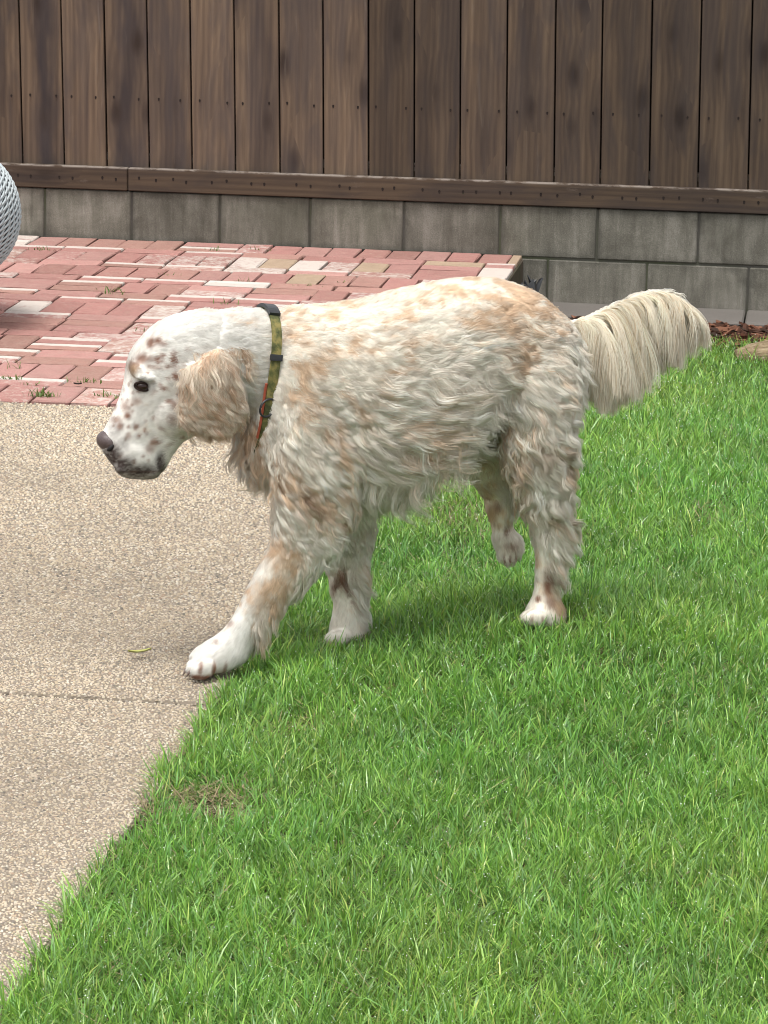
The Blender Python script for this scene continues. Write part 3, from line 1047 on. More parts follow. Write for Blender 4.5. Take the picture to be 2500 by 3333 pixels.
# ------------------------------------------------------------------ wicker chair at the left
def make_chair():
    d = ray(-86, 466)
    dep = 9.25
    c = CAM + d * dep
    R = 0.168                      # rounding of the tub's outside
    RC = 0.19                      # plan radius at which that rounding sits
    cx = c[0] - RC
    t = empty('wicker_chair', (cx, c[1], 0), label='pale grey woven wicker tub chair cut off at the left edge', category='chair')
    mw = simple('grey_wicker', (0.40, 0.44, 0.45), 0.55, 0.35, 120, 0.12)
    # woven outside: horizontal weavers passing in front of and behind upright stakes
    vs, fs = [], []
    NS = 60
    rows = 56
    for r in range(-48, rows + 48):
        path = []
        M_ = NS * 3
        for j in range(-M_ // 2, M_ // 2 + 1):
            th = 2 * math.pi * j / M_
            a = -1.25 + 2.55 * r / (rows - 1) + 0.95 * th
            if not -1.27 < a < 1.32:
                continue
            rr = RC + R * math.cos(a)
            nr, nz = math.cos(a), math.sin(a)
            off = 0.0034 * math.cos(math.pi * (j / 3.0) + math.pi * r)
            q = rr + nr * off
            path.append((q * math.cos(th), q * math.sin(th), c[2] + R * 1.12 * math.sin(a) + nz * off))
        if len(path) < 4:
            continue
        v, f = tube(path, 0.0037, 5)
        i0 = len(vs)
        vs += v
        fs += [tuple(i0 + k for k in ff) for ff in f]
    link('woven_shell', pymesh('woven_shell', vs, fs, mw), t, kind='stuff')
    vs, fs = [], []
    for j in range(NS):
        th = 2 * math.pi * (j + 0.5) / NS
        path = []
        for r in range(14):
            a = -1.25 + 2.55 * r / 13
            rr = RC + (R - 0.003) * math.cos(a)
            path.append((rr * math.cos(th), rr * math.sin(th), c[2] + R * 1.12 * math.sin(a)))
        v, f = tube(path, 0.0035, 5)
        i0 = len(vs)
        vs += v
        fs += [tuple(i0 + k for k in ff) for ff in f]
    link('stakes', pymesh('stakes', vs, fs, mw), t, kind='stuff')
    # inner shell closes the weave, seat cushion, rim, legs
    vs, fs = [], []
    n = 48
    prof = [(RC + (R - 0.012) * math.cos(-1.3 + 2.6 * i / 12), c[2] + (R - 0.012) * 1.12 * math.sin(-1.3 + 2.6 * i / 12)) for i in range(13)]
    for (r_, z_) in prof:
        for j in range(n):
            th = 2 * math.pi * j / n
            vs.append((r_ * math.cos(th), r_ * math.sin(th), z_))
    for i in range(12):
        for j in range(n):
            fs.append((i * n + j, i * n + (j + 1) % n, (i + 1) * n + (j + 1) % n, (i + 1) * n + j))
    fs.append(tuple(range(n))[::-1])
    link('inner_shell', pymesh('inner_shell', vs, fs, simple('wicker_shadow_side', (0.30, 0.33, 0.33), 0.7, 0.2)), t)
    ring = [((RC + R * 0.28) * math.cos(2 * math.pi * j / 48), (RC + R * 0.28) * math.sin(2 * math.pi * j / 48), c[2] + R * 1.07) for j in range(48)]
    link('rim', pymesh('rim', *tube(ring, 0.014, 8, True), mw), t)
    ring = [((RC + R * 0.30) * math.cos(2 * math.pi * j / 48), (RC + R * 0.30) * math.sin(2 * math.pi * j / 48), c[2] - R * 1.05) for j in range(48)]
    link('base_ring', pymesh('base_ring', *tube(ring, 0.012, 8, True), mw), t)
    b = bmesh.new()
    bmesh.ops.create_uvsphere(b, u_segments=24, v_segments=12, radius=1)
    bmesh.ops.scale(b, vec=(RC + 0.02, RC + 0.02, 0.06), verts=b.verts)
    bmesh.ops.translate(b, vec=(0, 0, c[2] + 0.08), verts=b.verts)
    link('seat_cushion', bm_mesh('seat_cushion', b, simple('cushion_cloth', (0.55, 0.55, 0.52), 0.9, 0.1), True), t)
    for k in range(4):
        a = math.pi / 4 + k * math.pi / 2
        v, f = tube([((RC + 0.045) * math.cos(a), (RC + 0.045) * math.sin(a), c[2] - R * 1.03), ((RC + 0.03) * math.cos(a), (RC + 0.03) * math.sin(a), -0.002)], [0.013, 0.010], 8)
        link('leg', pymesh('leg', v, f, mw), t)


make_chair()

# ------------------------------------------------------------------ the dog
TH = math.radians(20)
_hf = nrm(np.array([CF[0], CF[1], 0.0]))
_hr = np.array([_hf[1], -_hf[0], 0.0])
DF = -_hr * math.cos(TH) - _hf * math.sin(TH)       # heading
DL = -_hf * math.cos(TH) + _hr * math.sin(TH)       # the dog's left side, towards the viewer
UP = np.array([0, 0, 1.0])
DO = CAM + ray(1250 / K, 1450 / K) * 5.83           # a point of its middle plane


def dp(px, py, l=0.0):
    """photo coordinate -> point of the plane l metres left of the dog's middle plane"""
    d = ray(px, py)
    t = ((DO - CAM) @ DL + np.asarray(l, float)) / (d @ DL)
    return CAM + d * np.asarray(t)[..., None]


def loft(stations, n=18):
    """stations: (x1,y1,x2,y2,halfwidth,l) two outline points of one cross-section; returns closed loft"""
    vs, fs = [], []
    for s in stations:
        x1, y1, x2, y2, w = s[:5]
        l = s[5] if len(s) > 5 else 0.0
        A, B = dp(x1, y1, l), dp(x2, y2, l)
        C, H = (A + B) / 2, (A - B) / 2
        for j in range(n):
            a = 2 * math.pi * j / n
            ca, sa = math.cos(a), math.sin(a)
            e = 0.88
            ca = math.copysign(abs(ca) ** e, ca)
            sa = math.copysign(abs(sa) ** e, sa)
            vs.append(C + H * ca + DL * w * sa)
    m = len(stations)
    for i in range(m - 1):
        for j in range(n):
            j2 = (j + 1) % n
            fs.append((i * n + j, i * n + j2, (i + 1) * n + j2, (i + 1) * n + j))
    fs.append(tuple(range(n))[::-1])
    fs.append(tuple((m - 1) * n + j for j in range(n)))
    return vs, fs


def smooth_st(st, k=3):
    """resample stations with a Catmull-Rom spline"""
    S = np.array([list(s) + [0.0] * (6 - len(s)) for s in st])
    out = []
    m = len(S)
    for i in range(m - 1):
        p0, p1, p2, p3 = S[max(i - 1, 0)], S[i], S[i + 1], S[min(i + 2, m - 1)]
        for q_ in range(k):
            t = q_ / k
            out.append(0.5 * ((2 * p1) + (-p0 + p2) * t + (2 * p0 - 5 * p1 + 4 * p2 - p3) * t * t + (-p0 + 3 * p1 - 3 * p2 + p3) * t ** 3))
    out.append(S[-1])
    for o in out:
        o[4] = max(o[4], 0.002)
    return out


def ell(cx, cy, l, rx, ry, rl, rot=0.0, n=14):
    """ellipsoid given in photo units (rx, ry) and metres (rl)"""
    C = dp(cx, cy, l)
    ca, sa = math.cos(rot), math.sin(rot)
    A = dp(cx + rx * ca, cy + rx * sa, l) - C
    B = dp(cx - ry * sa, cy + ry * ca, l) - C
    vs, fs = [], []
    for i in range(1, n):
        p = math.pi * i / n
        for j in range(2 * n):
            a = math.pi * j / n
            vs.append(C + A * math.cos(p) + (B * math.cos(a) + DL * rl * math.sin(a)) * math.sin(p))
    m = 2 * n
    for i in range(n - 2):
        for j in range(m):
            fs.append((i * m + j, i * m + (j + 1) % m, (i + 1) * m + (j + 1) % m, (i + 1) * m + j))
    vs.append(C + A)
    vs.append(C - A)
    t, b = len(vs) - 2, len(vs) - 1
    for j in range(m):
        fs.append((t, (j + 1) % m, j))
        fs.append((b, (n - 2) * m + j, (n - 2) * m + (j + 1) % m))
    return vs, fs


PIECES = []
PIECES.append(loft(smooth_st([
    (1236, 738, 1232, 790, .028), (1222, 698, 1228, 850, .072), (1190, 662, 1200, 900, .098), (1140, 624, 1140, 930, .112), (1080, 605, 1080, 905, .113),
    (1000, 602, 1000, 940, .118), (900, 620, 905, 1020, .128), (800, 644, 805, 1060, .128), (720, 656, 700, 1062, .118), (650, 664, 620, 1030, .104),
    (605, 690, 545, 1005, .084), (560, 780, 522, 965, .050)])))
PIECES.append(loft(smooth_st([(720, 660, 590, 1005, .085), (650, 660, 545, 968, .078), (590, 670, 545, 905, .068), (535, 668, 490, 868, .063), (475, 670, 430, 850, .058)])))
PIECES.append(loft(smooth_st([
    (505, 680, 470, 880, .050), (452, 668, 430, 925, .060), (395, 676, 402, 948, .064), (348, 694, 386, 958, .064), (305, 732, 376, 972, .060), (280, 772, 368, 985, .054),
    (270, 822, 362, 1000, .045), (258, 862, 354, 1014, .041), (241, 900, 336, 1027, .039), (226, 928, 305, 1031, .036), (218, 948, 270, 1026, .030), (218, 968, 246, 1008, .016)])))
for s in (1, -1):
    PIECES.append(ell(294, 802, s * .030, 17, 11, .018, 0.9))               # brow
    PIECES.append(ell(375, 890, s * .044, 44, 52, .024, 0.3))               # cheek
    PIECES.append(ell(300, 985, s * .024, 52, 42, .020, 0.5))               # upper lip
    PIECES.append(ell(326, 1008, s * .026, 22, 24, .014, 0.2))
    PIECES.append(ell(272, 1010, s * .020, 26, 18, .014, 0.15))
    PIECES.append(ell(300, 1026, s * .010, 44, 9, .016, 0.05))              # lower lip
    PIECES.append(ell(312, 817, s * .047, 22, 8, .011, 0.25))               # upper eyelid fold
    PIECES.append(loft(smooth_st([(425, 782, 470, 752, .010, s * .060), (402, 800, 496, 775, .013, s * .071), (394, 850, 520, 835, .014, s * .079), (390, 900, 530, 890, .013, s * .082),
                                  (412, 922, 520, 918, .010, s * .082), (440, 934, 490, 932, .004, s * .081)])))   # ear
# near fore leg, reaching forward
PIECES.append(loft(smooth_st([(612, 840, 770, 860, .030, .075), (602, 920, 772, 920, .046, .078), (598, 1010, 765, 1020, .048, .082), (602, 1090, 745, 1110, .044, .086),
                              (600, 1150, 706, 1200, .036, .090), (573, 1205, 662, 1252, .030, .091), (541, 1262, 612, 1306, .026, .092), (508, 1328, 566, 1360, .024, .092),
                              (480, 1365, 545, 1396, .025, .092), (452, 1385, 527, 1425, .031, .092), (428, 1402, 490, 1446, .035, .092), (412, 1418, 450, 1452, .030, .092)])))
for k, lo in enumerate((-.030, -.011, .010, .029)):
    PIECES.append(ell(424 + abs(lo) * 520, 1438 + lo * 300, .092 + lo * 1.18, 29, 20, .0108, -0.40))
# far fore leg, straight under the chest
PIECES.append(loft(smooth_st([(650, 960, 780, 970, .045, -.070), (668, 1060, 786, 1060, .045, -.080), (686, 1130, 792, 1130, .038, -.086), (702, 1185, 786, 1190, .031, -.088),
                              (716, 1250, 780, 1255, .026, -.088), (722, 1310, 780, 1315, .024, -.088), (716, 1348, 788, 1350, .028, -.088), (712, 1378, 790, 1380, .030, -.088)])))
for k, lo in enumerate((-.029, -.010, .010, .028)):
    PIECES.append(ell(720 + abs(lo) * 420, 1380, -.088 + lo * 1.1, 26, 18, .0112, -0.2))
# near hind leg, standing
PIECES.append(loft(smooth_st([(1090, 700, 1225, 720, .045, .055), (1088, 800, 1231, 800, .062, .068), (1090, 900, 1228, 900, .062, .078), (1098, 985, 1222, 1000, .052, .086),
                              (1122, 1060, 1218, 1080, .040, .090), (1145, 1118, 1228, 1136, .029, .092), (1156, 1172, 1222, 1172, .024, .092), (1159, 1235, 1202, 1236, .020, .092),
                              (1154, 1285, 1206, 1286, .023, .092), (1140, 1316, 1216, 1318, .031, .092), (1132, 1345, 1218, 1345, .031, .092)])))
for k, lo in enumerate((-.029, -.010, .010, .028)):
    PIECES.append(ell(1146 + abs(lo) * 420, 1334, .092 + lo * 1.1, 26, 18, .0112, -0.15))
# far hind leg, swinging forward off the ground
PIECES.append(loft(smooth_st([(1000, 880, 1190, 860, .045, -.060), (985, 960, 1160, 950, .055, -.075), (1010, 1025, 1140, 1030, .045, -.085), (1046, 1070, 1122, 1075, .032, -.088),
                              (1052, 1105, 1106, 1110, .027, -.088), (1064, 1140, 1105, 1138, .019, -.088), (1066, 1166, 1122, 1160, .026, -.088), (1074, 1190, 1126, 1182, .027, -.088), (1084, 1202, 1120, 1196, .020, -.088)])))
for x_, y_, lo in ((1083, 1199, .012), (1095, 1206, .018), (1108, 1204, .016), (1119, 1194, .008)):
    PIECES.append(ell(x_, y_, -.088 + lo, 7.5, 14, .0085, -0.15))
# tail
PIECES.append(loft(smooth_st([(1195, 690, 1200, 760, .030), (1225, 696, 1238, 738, .024), (1258, 690, 1268, 716, .015), (1305, 668, 1314, 689, .010), (1360, 641, 1366, 658, .008),
                              (1410, 628, 1412, 641, .006), (1455, 633, 1450, 643, .005), (1484, 658, 1477, 664, .003)])))

av, af = [], []
for v, f in PIECES:
    i0 = len(av)
    av += v
    af += [tuple(i0 + k for k in ff) for ff in f]
raw = pymesh('dog_raw', av, af)
bmr = bmesh.new()
bmr.from_mesh(raw)
bmesh.ops.recalc_face_normals(bmr, faces=bmr.faces)
bmr.to_mesh(raw)
bmr.free()
tmp = link('dog_raw', raw)
md = tmp.modifiers.new('remesh', 'REMESH')
md.mode = 'VOXEL'
md.voxel_size = 0.0040
md.use_smooth_shade = True
sm = tmp.modifiers.new('smooth', 'SMOOTH')
sm.factor = 0.5
sm.iterations = 4
dg = bpy.context.evaluated_depsgraph_get()
body = bpy.data.meshes.new_from_object(tmp.evaluated_get(dg))
bpy.data.objects.remove(tmp)
body.name = 'dog'

# ---- colours of the coat, by place on the dog
G = np.array([
    # x, y, length cm, dx, dy, lift, curl cm, orange
    (230, 960, .25, .7, -.6, .2, 0, 0), (300, 900, .75, .8, -.5, .25, 0, .12), (330, 1010, .45, .9, -.2, .25, 0, 0), (300, 780, .95, .9, -.3, .3, 0, .10), (270, 850, .4, .7, -.7, .2, 0, .05),
    (360, 720, 1.0, 1, 0, .3, .05, .05), (380, 850, 1.0, .8, .3, .25, 0, .06), (370, 940, 1.0, .9, .2, .25, 0, .05), (440, 690, 1.6, 1, .15, .3, .18, .22), (520, 690, 2.0, 1, .25, .35, .25, .22),
    (540, 800, 2.0, .8, .6, .3, .25, .15), (520, 870, 2.4, .6, .8, .3, .3, .25), (560, 700, 1.8, 1, .3, .3, .2, .25), (578, 760, 1.7, .9, .3, .35, .1, .1), (560, 870, 1.6, .6, .8, .3, .1, .2),
    (640, 700, 1.9, 1, .35, .35, .18, .55), (700, 665, 1.7, 1, .2, .3, .15, .5), (640, 820, 2.2, .6, .8, .35, .22, .5), (580, 950, 4.2, .1, 1, .45, .5, .6), (535, 960, 4.0, -.3, 1, .55, .6, .55), (560, 1020, 5.0, -.15, 1, .5, .6, .5),
    (600, 1040, 4.2, .1, 1, .4, .6, .55), (700, 800, 2.1, .9, .5, .3, .2, .5), (700, 920, 2.4, .5, .9, .35, .3, .45), (700, 1020, 3.4, .3, 1, .35, .5, .4), (700, 1080, 3.6, .2, 1, .35, .5, .4), (780, 860, 2.6, .7, .8, .35, .3, .45), (790, 960, 5.5, .6, .9, .35, .6, .4),
    (800, 700, 1.9, 1, .25, .3, .18, .5), (800, 780, 2.1, 1, .35, .3, .2, .5), (900, 640, 1.6, 1, .1, .28, .2, .55), (1000, 605, 1.3, 1, .1, .25, .2, .65), (1100, 615, 1.4, 1, .3, .25, .25, .75), (1180, 660, 2.2, .8, .7, .28, .3, .6),
    (870, 760, 2.2, 1, .3, .35, .22, .5), (950, 710, 2.1, 1, .2, .35, .22, .6), (1050, 680, 2.2, 1, .3, .35, .25, .75), (1150, 740, 3.4, .8, .6, .35, .5, .65), (1222, 760, 4.0, .4, 1, .4, .5, .2),
    (850, 880, 6.5, .75, .55, .36, .8, .45), (950, 835, 7.5, .8, .5, .4, .95, .35), (1040, 795, 7.2, .8, .5, .4, .95, .35), (1090, 830, 6.0, .5, .9, .36, .7, .25), (850, 980, 8.5, .5, .9, .36, 1.0, .35),
    (950, 930, 8.5, .6, .9, .36, 1.0, .25), (1065, 880, 3.5, .5, .9, .36, .6, .3), (1020, 880, 6.0, .6, .9, .36, 1.0, .25), (850, 1040, 6.0, .35, 1, .4, .7, .2), (790, 1040, 6.0, .3, 1, .4, .7, .2), (960, 985, 4.0, .5, .9, .4, .6, .25), (1020, 950, 2.2, .5, .9, .4, .4, .35), (900, 1020, 5.0, .4, .95, .4, .7, .2),
    (1150, 850, 4.0, .2, 1, .4, .7, .4), (1215, 860, 4.2, .5, .9, .5, .7, .2), (1130, 950, 3.6, -.1, 1, .4, .65, .55), (1205, 950, 4.2, .4, .9, .5, .75, .2), (1150, 1050, 3.6, 0, 1, .45, .65, .45),
    (1215, 1050, 3.8, .5, .9, .6, .7, .2), (1150, 1120, 2.2, 0, 1, .4, .4, .45), (1215, 1150, 3.8, .6, .8, .6, .4, .35), (1165, 1200, .9, 0, 1, .3, .1, .3), (1202, 1220, 3.4, .8, .6, .6, .3, .45),
    (1165, 1280, .7, 0, 1, .3, 0, .25), (1205, 1290, 1.5, .5, .9, .4, .1, .7), (1175, 1330, .8, -.2, 1, .3, 0, 0), (1060, 1110, .9, .1, 1, .3, 0, .8), (1090, 1160, 1.3, .2, 1, .4, .1, .05), (1040, 1010, 1.2, .3, .8, .3, .3, .6),
    (650, 1130, 2.8, 0, 1, .35, .4, .4), (715, 1150, 3.6, .3, .9, .4, .6, .2), (620, 1210, 1.2, -.4, 1, .3, .1, .75), (690, 1230, 4.2, -.4, .9, .3, .4, .1), (560, 1290, 1.0, -.5, 1, .3, .1, .65),
    (592, 1335, 4.6, -.05, 1, .45, .3, .45), (520, 1340, .8, -.5, .9, .3, 0, .1), (460, 1410, 1.1, -.8, .6, .3, 0, 0), (420, 1440, .8, -.9, .3, .2, 0, 0),
    (740, 1200, 2.0, 0, 1, .35, .2, .35), (785, 1220, 4.6, .6, .9, .6, .4, .45), (745, 1300, .8, 0, 1, .3, 0, .08), (778, 1295, 3.4, .5, .9, .55, .25, .3), (700, 1230, 1.6, -.3, 1, .4, .2, .6), (740, 1380, .8, -.6, .8, .3, 0, 0),
    (1270, 700, 3.0, 1, -.35, .25, .2, 0), (1340, 660, 3.0, 1, -.4, .2, .2, 0), (1400, 635, 3.0, 1, 0, .15, .2, 0), (1470, 645, 3.0, .8, .6, .2, .2, 0)])


def field(px, py, chunk=20000):
    out = np.zeros((len(px), 6))
    for a in range(0, len(px), chunk):
        dx = px[a:a + chunk, None] - G[None, :, 0]
        dy = py[a:a + chunk, None] - G[None, :, 1]
        w = 1.0 / (dx * dx + dy * dy + 90.0) ** 2
        w /= w.sum(1, keepdims=True)
        out[a:a + chunk] = w @ G[:, 2:]
    return out


hsp = [(560, 520, 34, 44, .8), (615, 500, 26, 34, .7), (655, 525, 30, 24, .45), (735, 635, 26, 62, .85), (745, 765, 24, 36, .85), (650, 612, 20, 24, .55), (612, 645, 24, 26, .7), (555, 640, 60, 26, .35),
       (490, 640, 46, 42, .6), (425, 710, 40, 40, .55), (600, 705, 64, 18, .4), (690, 695, 20, 20, .6), (815, 875, 24, 24, .8), (775, 910, 16, 13, .7), (660, 860, 32, 18, .6), (700, 960, 26, 20, .6),
       (742, 990, 30, 42, .5), (720, 1105, 38, 54, .4), (388, 1078, 26, 28, .75), (450, 1165, 20, 26, .6), (370, 1005, 34, 44, .45), (470, 1235, 16, 20, .5), (595, 1280, 32, 28, .6), (560, 1330, 38, 44, .4),
       (585, 1095, 16, 20, .4), (300, 1110, 44, 30, .5), (455, 965, 44, 34, .4), (330, 1160, 26, 30, .6), (525, 1120, 16, 16, .3), (640, 1170, 16, 14, .35), (395, 1230, 22, 26, .45), (840, 560, 20, 20, .3)]
SPOTS_CREASES = [((250 + a / 2.37) / K, (900 + b / 2.37) / K, c / 2.37 / K, d / 2.37 / K, e, 0) for a, b, c, d, e in hsp]
SPOTS_CREASES += [(288, 800, 8, 12, .55, 1), (1104, 1178, 16, 9, .5, 0), (1089, 1203, 2.5, 10, .7, 0), (1102, 1206, 2.5, 10, .7, 0), (1114, 1201, 2.5, 9, .7, 0), (425, 1462, 14, 5, .7, 0), (460, 1466, 12, 5, .7, 0), (300, 1019, 46, 2.6, .95, 0), (436, 1440, 4, 18, .7, 0), (464, 1444, 4.5, 18, .75, 0), (490, 1440, 4, 14, .6, 0), (450, 1462, 40, 5, .75, 0), (1150, 1336, 3, 9, .45, 0), (1172, 1338, 3, 9, .45, 0)]  # pads, spots, and toe gaps and mouth crease shaded by dark colour
for _ in range(70):      # fine freckles
    _x, _y = random.uniform(236, 400), random.uniform(760, 1000)
    SPOTS_CREASES.append((_x, _y, random.uniform(2.5, 5), random.uniform(3, 6), random.uniform(.2, .5), 0))
SPOTS_CREASES += [(1182, 1262, 9, 34, .75, 0), (1163, 1292, 7, 8, .7, 0), (1190, 1300, 12, 14, .5, 0), (1208, 1310, 12, 22, .6, 1), (742, 1238, 12, 20, .85, 0), (728, 1252, 8, 10, .7, 0), (752, 1278, 6, 8, .6, 0), (760, 1300, 5, 6, .5, 0),
          (1062, 1112, 14, 22, .8, 1), (1075, 1095, 10, 14, .5, 0), (1098, 1140, 8, 6, .7, 0), (1092, 1148, 5, 4, .6, 0), (620, 1205, 34, 40, .45, 1), (565, 1290, 26, 34, .40, 1), (660, 1060, 22, 12, .5, 0), (612, 1330, 16, 16, .4, 1),
          (500, 1345, 7, 8, .4, 0), (470, 1385, 6, 7, .4, 0), (1180, 950, 10, 34, .3, 1)]
CREAM = np.array([0.93, 0.865, 0.755])
WHITE = np.array([0.865, 0.84, 0.78])
ORANGE = np.array([0.71, 0.505, 0.325])
BROWN = np.array([0.31, 0.165, 0.11])
PIG = np.array([0.060, 0.043, 0.040])


def coat_color(P, px, py, orange, rnd):
    n1 = fbm(P * np.array([60, 60, 85]) + 3, 11, 3)
    n2 = fbm(P * 18 + 9, 19, 2)
    o = np.clip((n1 * 0.65 + n2 * 0.35 + (orange - 0.5) * 0.30 - 0.475) * 6.0, 0, 1) * sstep(0.02, 0.2, orange)
    o = np.clip(o * 0.80 + (orange - 0.3) * 0.16 * rnd, 0, 0.9)
    hw = sstep(640, 520, px)[:, None]
    c = CREAM * (1 - hw) + WHITE * hw
    c = c * (1 - o[:, None]) + ORANGE * o[:, None]
    wob = 1 + 0.5 * (n1 - 0.5)
    for (x, y, rx, ry, a, kind) in SPOTS_CREASES:
        q_ = ((px - x) / rx) ** 2 + ((py - y) / ry) ** 2
        m = (np.clip(a * 1.45, 0, 1) * np.exp(-(q_ * wob) ** 1.4))[:, None]
        c = c * (1 - m) + (ORANGE * 0.8 if kind else BROWN) * m
    # dark skin of lips, muzzle end and eyelids
    def gb(x, y, rx, ry, a):
        return a * np.exp(-(((px - x) / rx) ** 2 + ((py - y) / ry) ** 2) ** 1.7)
    lipd = sstep(1006, 1027, py + 0.10 * (px - 300)) * (px < 356) * (px > 225) * 0.9
    lip2 = gb(346, 1004, 13, 30, .95)
    muz = np.maximum(gb(242, 985, 26, 36, 1.0), gb(262, 1008, 34, 26, .95)) * (px < 330)
    mz2 = gb(302, 1020, 54, 20, .92)
    brd = np.maximum(gb(246, 935, 18, 26, .5), gb(262, 962, 20, 22, .5))
    eye = np.exp(-((((px - 307) / 22) ** 2 + ((py - 834) / 15) ** 2)) ** 2) * 0.98
    tear = np.exp(-(((px - 291) / 6) ** 2 + ((py - 850) / 20) ** 2)) * 0.35
    grain = np.clip(0.62 + 0.75 * fbm(P * 260, 47, 2), 0, 1.1)             # pigment shows through the short hair in grains
    d = np.clip(np.maximum.reduce([np.maximum.reduce([lipd * 0.85, lip2, muz, mz2, brd, tear]) * grain, eye]), 0, 1)[:, None]
    c = c * (1 - d) + (PIG * 1.1) * d
    return c


def is_ear(px, py, l):
    poly = (px > 384) & (px < 540) & (py > 750) & (py < 950)
    return poly & (np.abs(l) > 0.058 + 0.012 * sstep(760, 800, py))


nvb = len(body.vertices)
bv = np.zeros(nvb * 3, np.float32)
body.vertices.foreach_get('co', bv)
bv = bv.reshape(-1, 3).astype(float)
bpx, bpy_, _ = project(bv)
bl = (bv - DO) @ DL
f6 = field(bpx, bpy_)
bc = coat_color(bv, bpx, bpy_, f6[:, 5], np.full(nvb, .5))
ea = is_ear(bpx, bpy_, bl)
bc[ea] = np.array([0.60, 0.43, 0.30])
at = body.attributes.new('tint', 'FLOAT_COLOR', 'POINT')
c4 = np.ones((nvb, 4), np.float32)
c4[:, :3] = bc
at.data.foreach_set('color', c4.ravel())
body.materials.clear()
body.materials.append(mat_attr('dog_skin', 0.8, 0.15))
dog = link('dog', body, None, label='white and orange speckled setter dog with wavy coat walking off the lawn', category='dog')

# ---- fur
body.calc_loop_triangles()
nt = len(body.loop_triangles)
tri = np.zeros(nt * 3, np.int32)
body.loop_triangles.foreach_get('vertices', tri)
tri = tri.reshape(-1, 3)
vn = np.zeros(nvb * 3, np.float32)
body.vertex_normals.foreach_get('vector', vn)
vn = vn.reshape(-1, 3).astype(float)
tv = bv[tri]
area = np.linalg.norm(np.cross(tv[:, 1] - tv[:, 0], tv[:, 2] - tv[:, 0]), axis=1) / 2
tc_ = tv.mean(1)
tpx, tpy, _ = project(tc_)
tl = (tc_ - DO) @ DL
dens = np.ones(nt)
dens[tpx < 400] = 2.6
dens[(tpx >= 400) & (tpx < 640)] = 1.5
facing = nrm(np.cross(tv[:, 1] - tv[:, 0], tv[:, 2] - tv[:, 0])) @ nrm(CAM - DO)
dens *= np.where(facing > -0.25, 1.0, 0.30)         # the far flank needs less
dens *= 1 + 0.6 * (tpy > 1150)
nose_m = ((tpx - 222) / 20) ** 2 + ((tpy - 955) / 24) ** 2 < 1
dens[nose_m] = 0
dens[((tpx - 307) / 20) ** 2 + ((tpy - 834) / 14) ** 2 < 1] = 0
lipm = (tpy > 1022) & (tpx < 345) & (tpx > 225)
dens[lipm] *= 0.25
dens[((tpx - 246) / 26) ** 2 + ((tpy - 985) / 30) ** 2 < 1] *= 0.35


def sample(N):
    p = area * dens
    p = p / p.sum()
    ti = rng.choice(nt, N, p=p)
    u, v = rng.random(N), rng.random(N)
    m = u + v > 1
    u[m], v[m] = 1 - u[m], 1 - v[m]
    w = np.stack([1 - u - v, u, v], 1)
    return np.einsum('ij,ijk->ik', w, bv[tri[ti]]), nrm(np.einsum('ij,ijk->ik', w, vn[tri[ti]]))


def strand_curves(P, N, lk, KP, jitter=1.0):
    """P roots, N normals, lk: dict of per-strand arrays (len m, dx, dy, lift, curl m, phase, side) -> (n,KP,3)"""
    n = len(P)
    flow = -DF * lk['dx'][:, None] - UP * lk['dy'][:, None]
    T = nrm(flow - N * np.sum(flow * N, 1, keepdims=True))
    S = np.cross(N, T)
    L = lk['len']
    out = np.zeros((n, KP, 3))
    p = P.copy()
    out[:, 0] = p
    wl = lk['wl']
    g = np.clip((L - 0.02) / 0.06, 0, 1)
    for k in range(1, KP):
        t = (k - 0.5) / (KP - 1)
        lift = lk['lift'] * (1 - 0.85 * t)
        d = T * (1 - lift * 0.6)[:, None] + N * lift[:, None] + S * lk['side'][:, None] - UP * (0.55 * g * t)[:, None]
        d = nrm(d)
        p = p + d * (L / (KP - 1))[:, None]
        s = k / (KP - 1)
        ph = 2 * math.pi * (s * L / wl) + lk['phase']
        amp = lk['curl'] * min(1.0, s * 1.6)
        out[:, k] = p + S * (amp * np.sin(ph))[:, None] + N * (0.55 * amp * np.cos(ph) + 0.3 * amp)[:, None]
    return out


def pick(P, Nn, orient_jit):
    px, py, _ = project(P)
    f = field(px, py)
    n = len(P)
    l = (P - DO) @ DL
    ear = is_ear(px, py, l)
    d = dict(len=f[:, 0] / 100, dx=f[:, 1].copy(), dy=f[:, 2].copy(), lift=f[:, 3].copy(), curl=f[:, 4] / 100, orange=f[:, 5].copy())
    # the ear leather: long waved hair falling
    t = sstep(760, 900, py)
    d['len'] = np.where(ear, (0.042 - 0.018 * t) * rng.uniform(.75, 1.3, n), d['len'])
    d['dx'] = np.where(ear, (px - 440) / 900, d['dx'])
    d['dy'] = np.where(ear, 1.0, d['dy'])
    d['lift'] = np.where(ear, 0.12, d['lift'])
    d['curl'] = np.where(ear, 0.0042, d['curl'])
    d['ear'] = ear
    d['px'], d['py'] = px, py
    return d


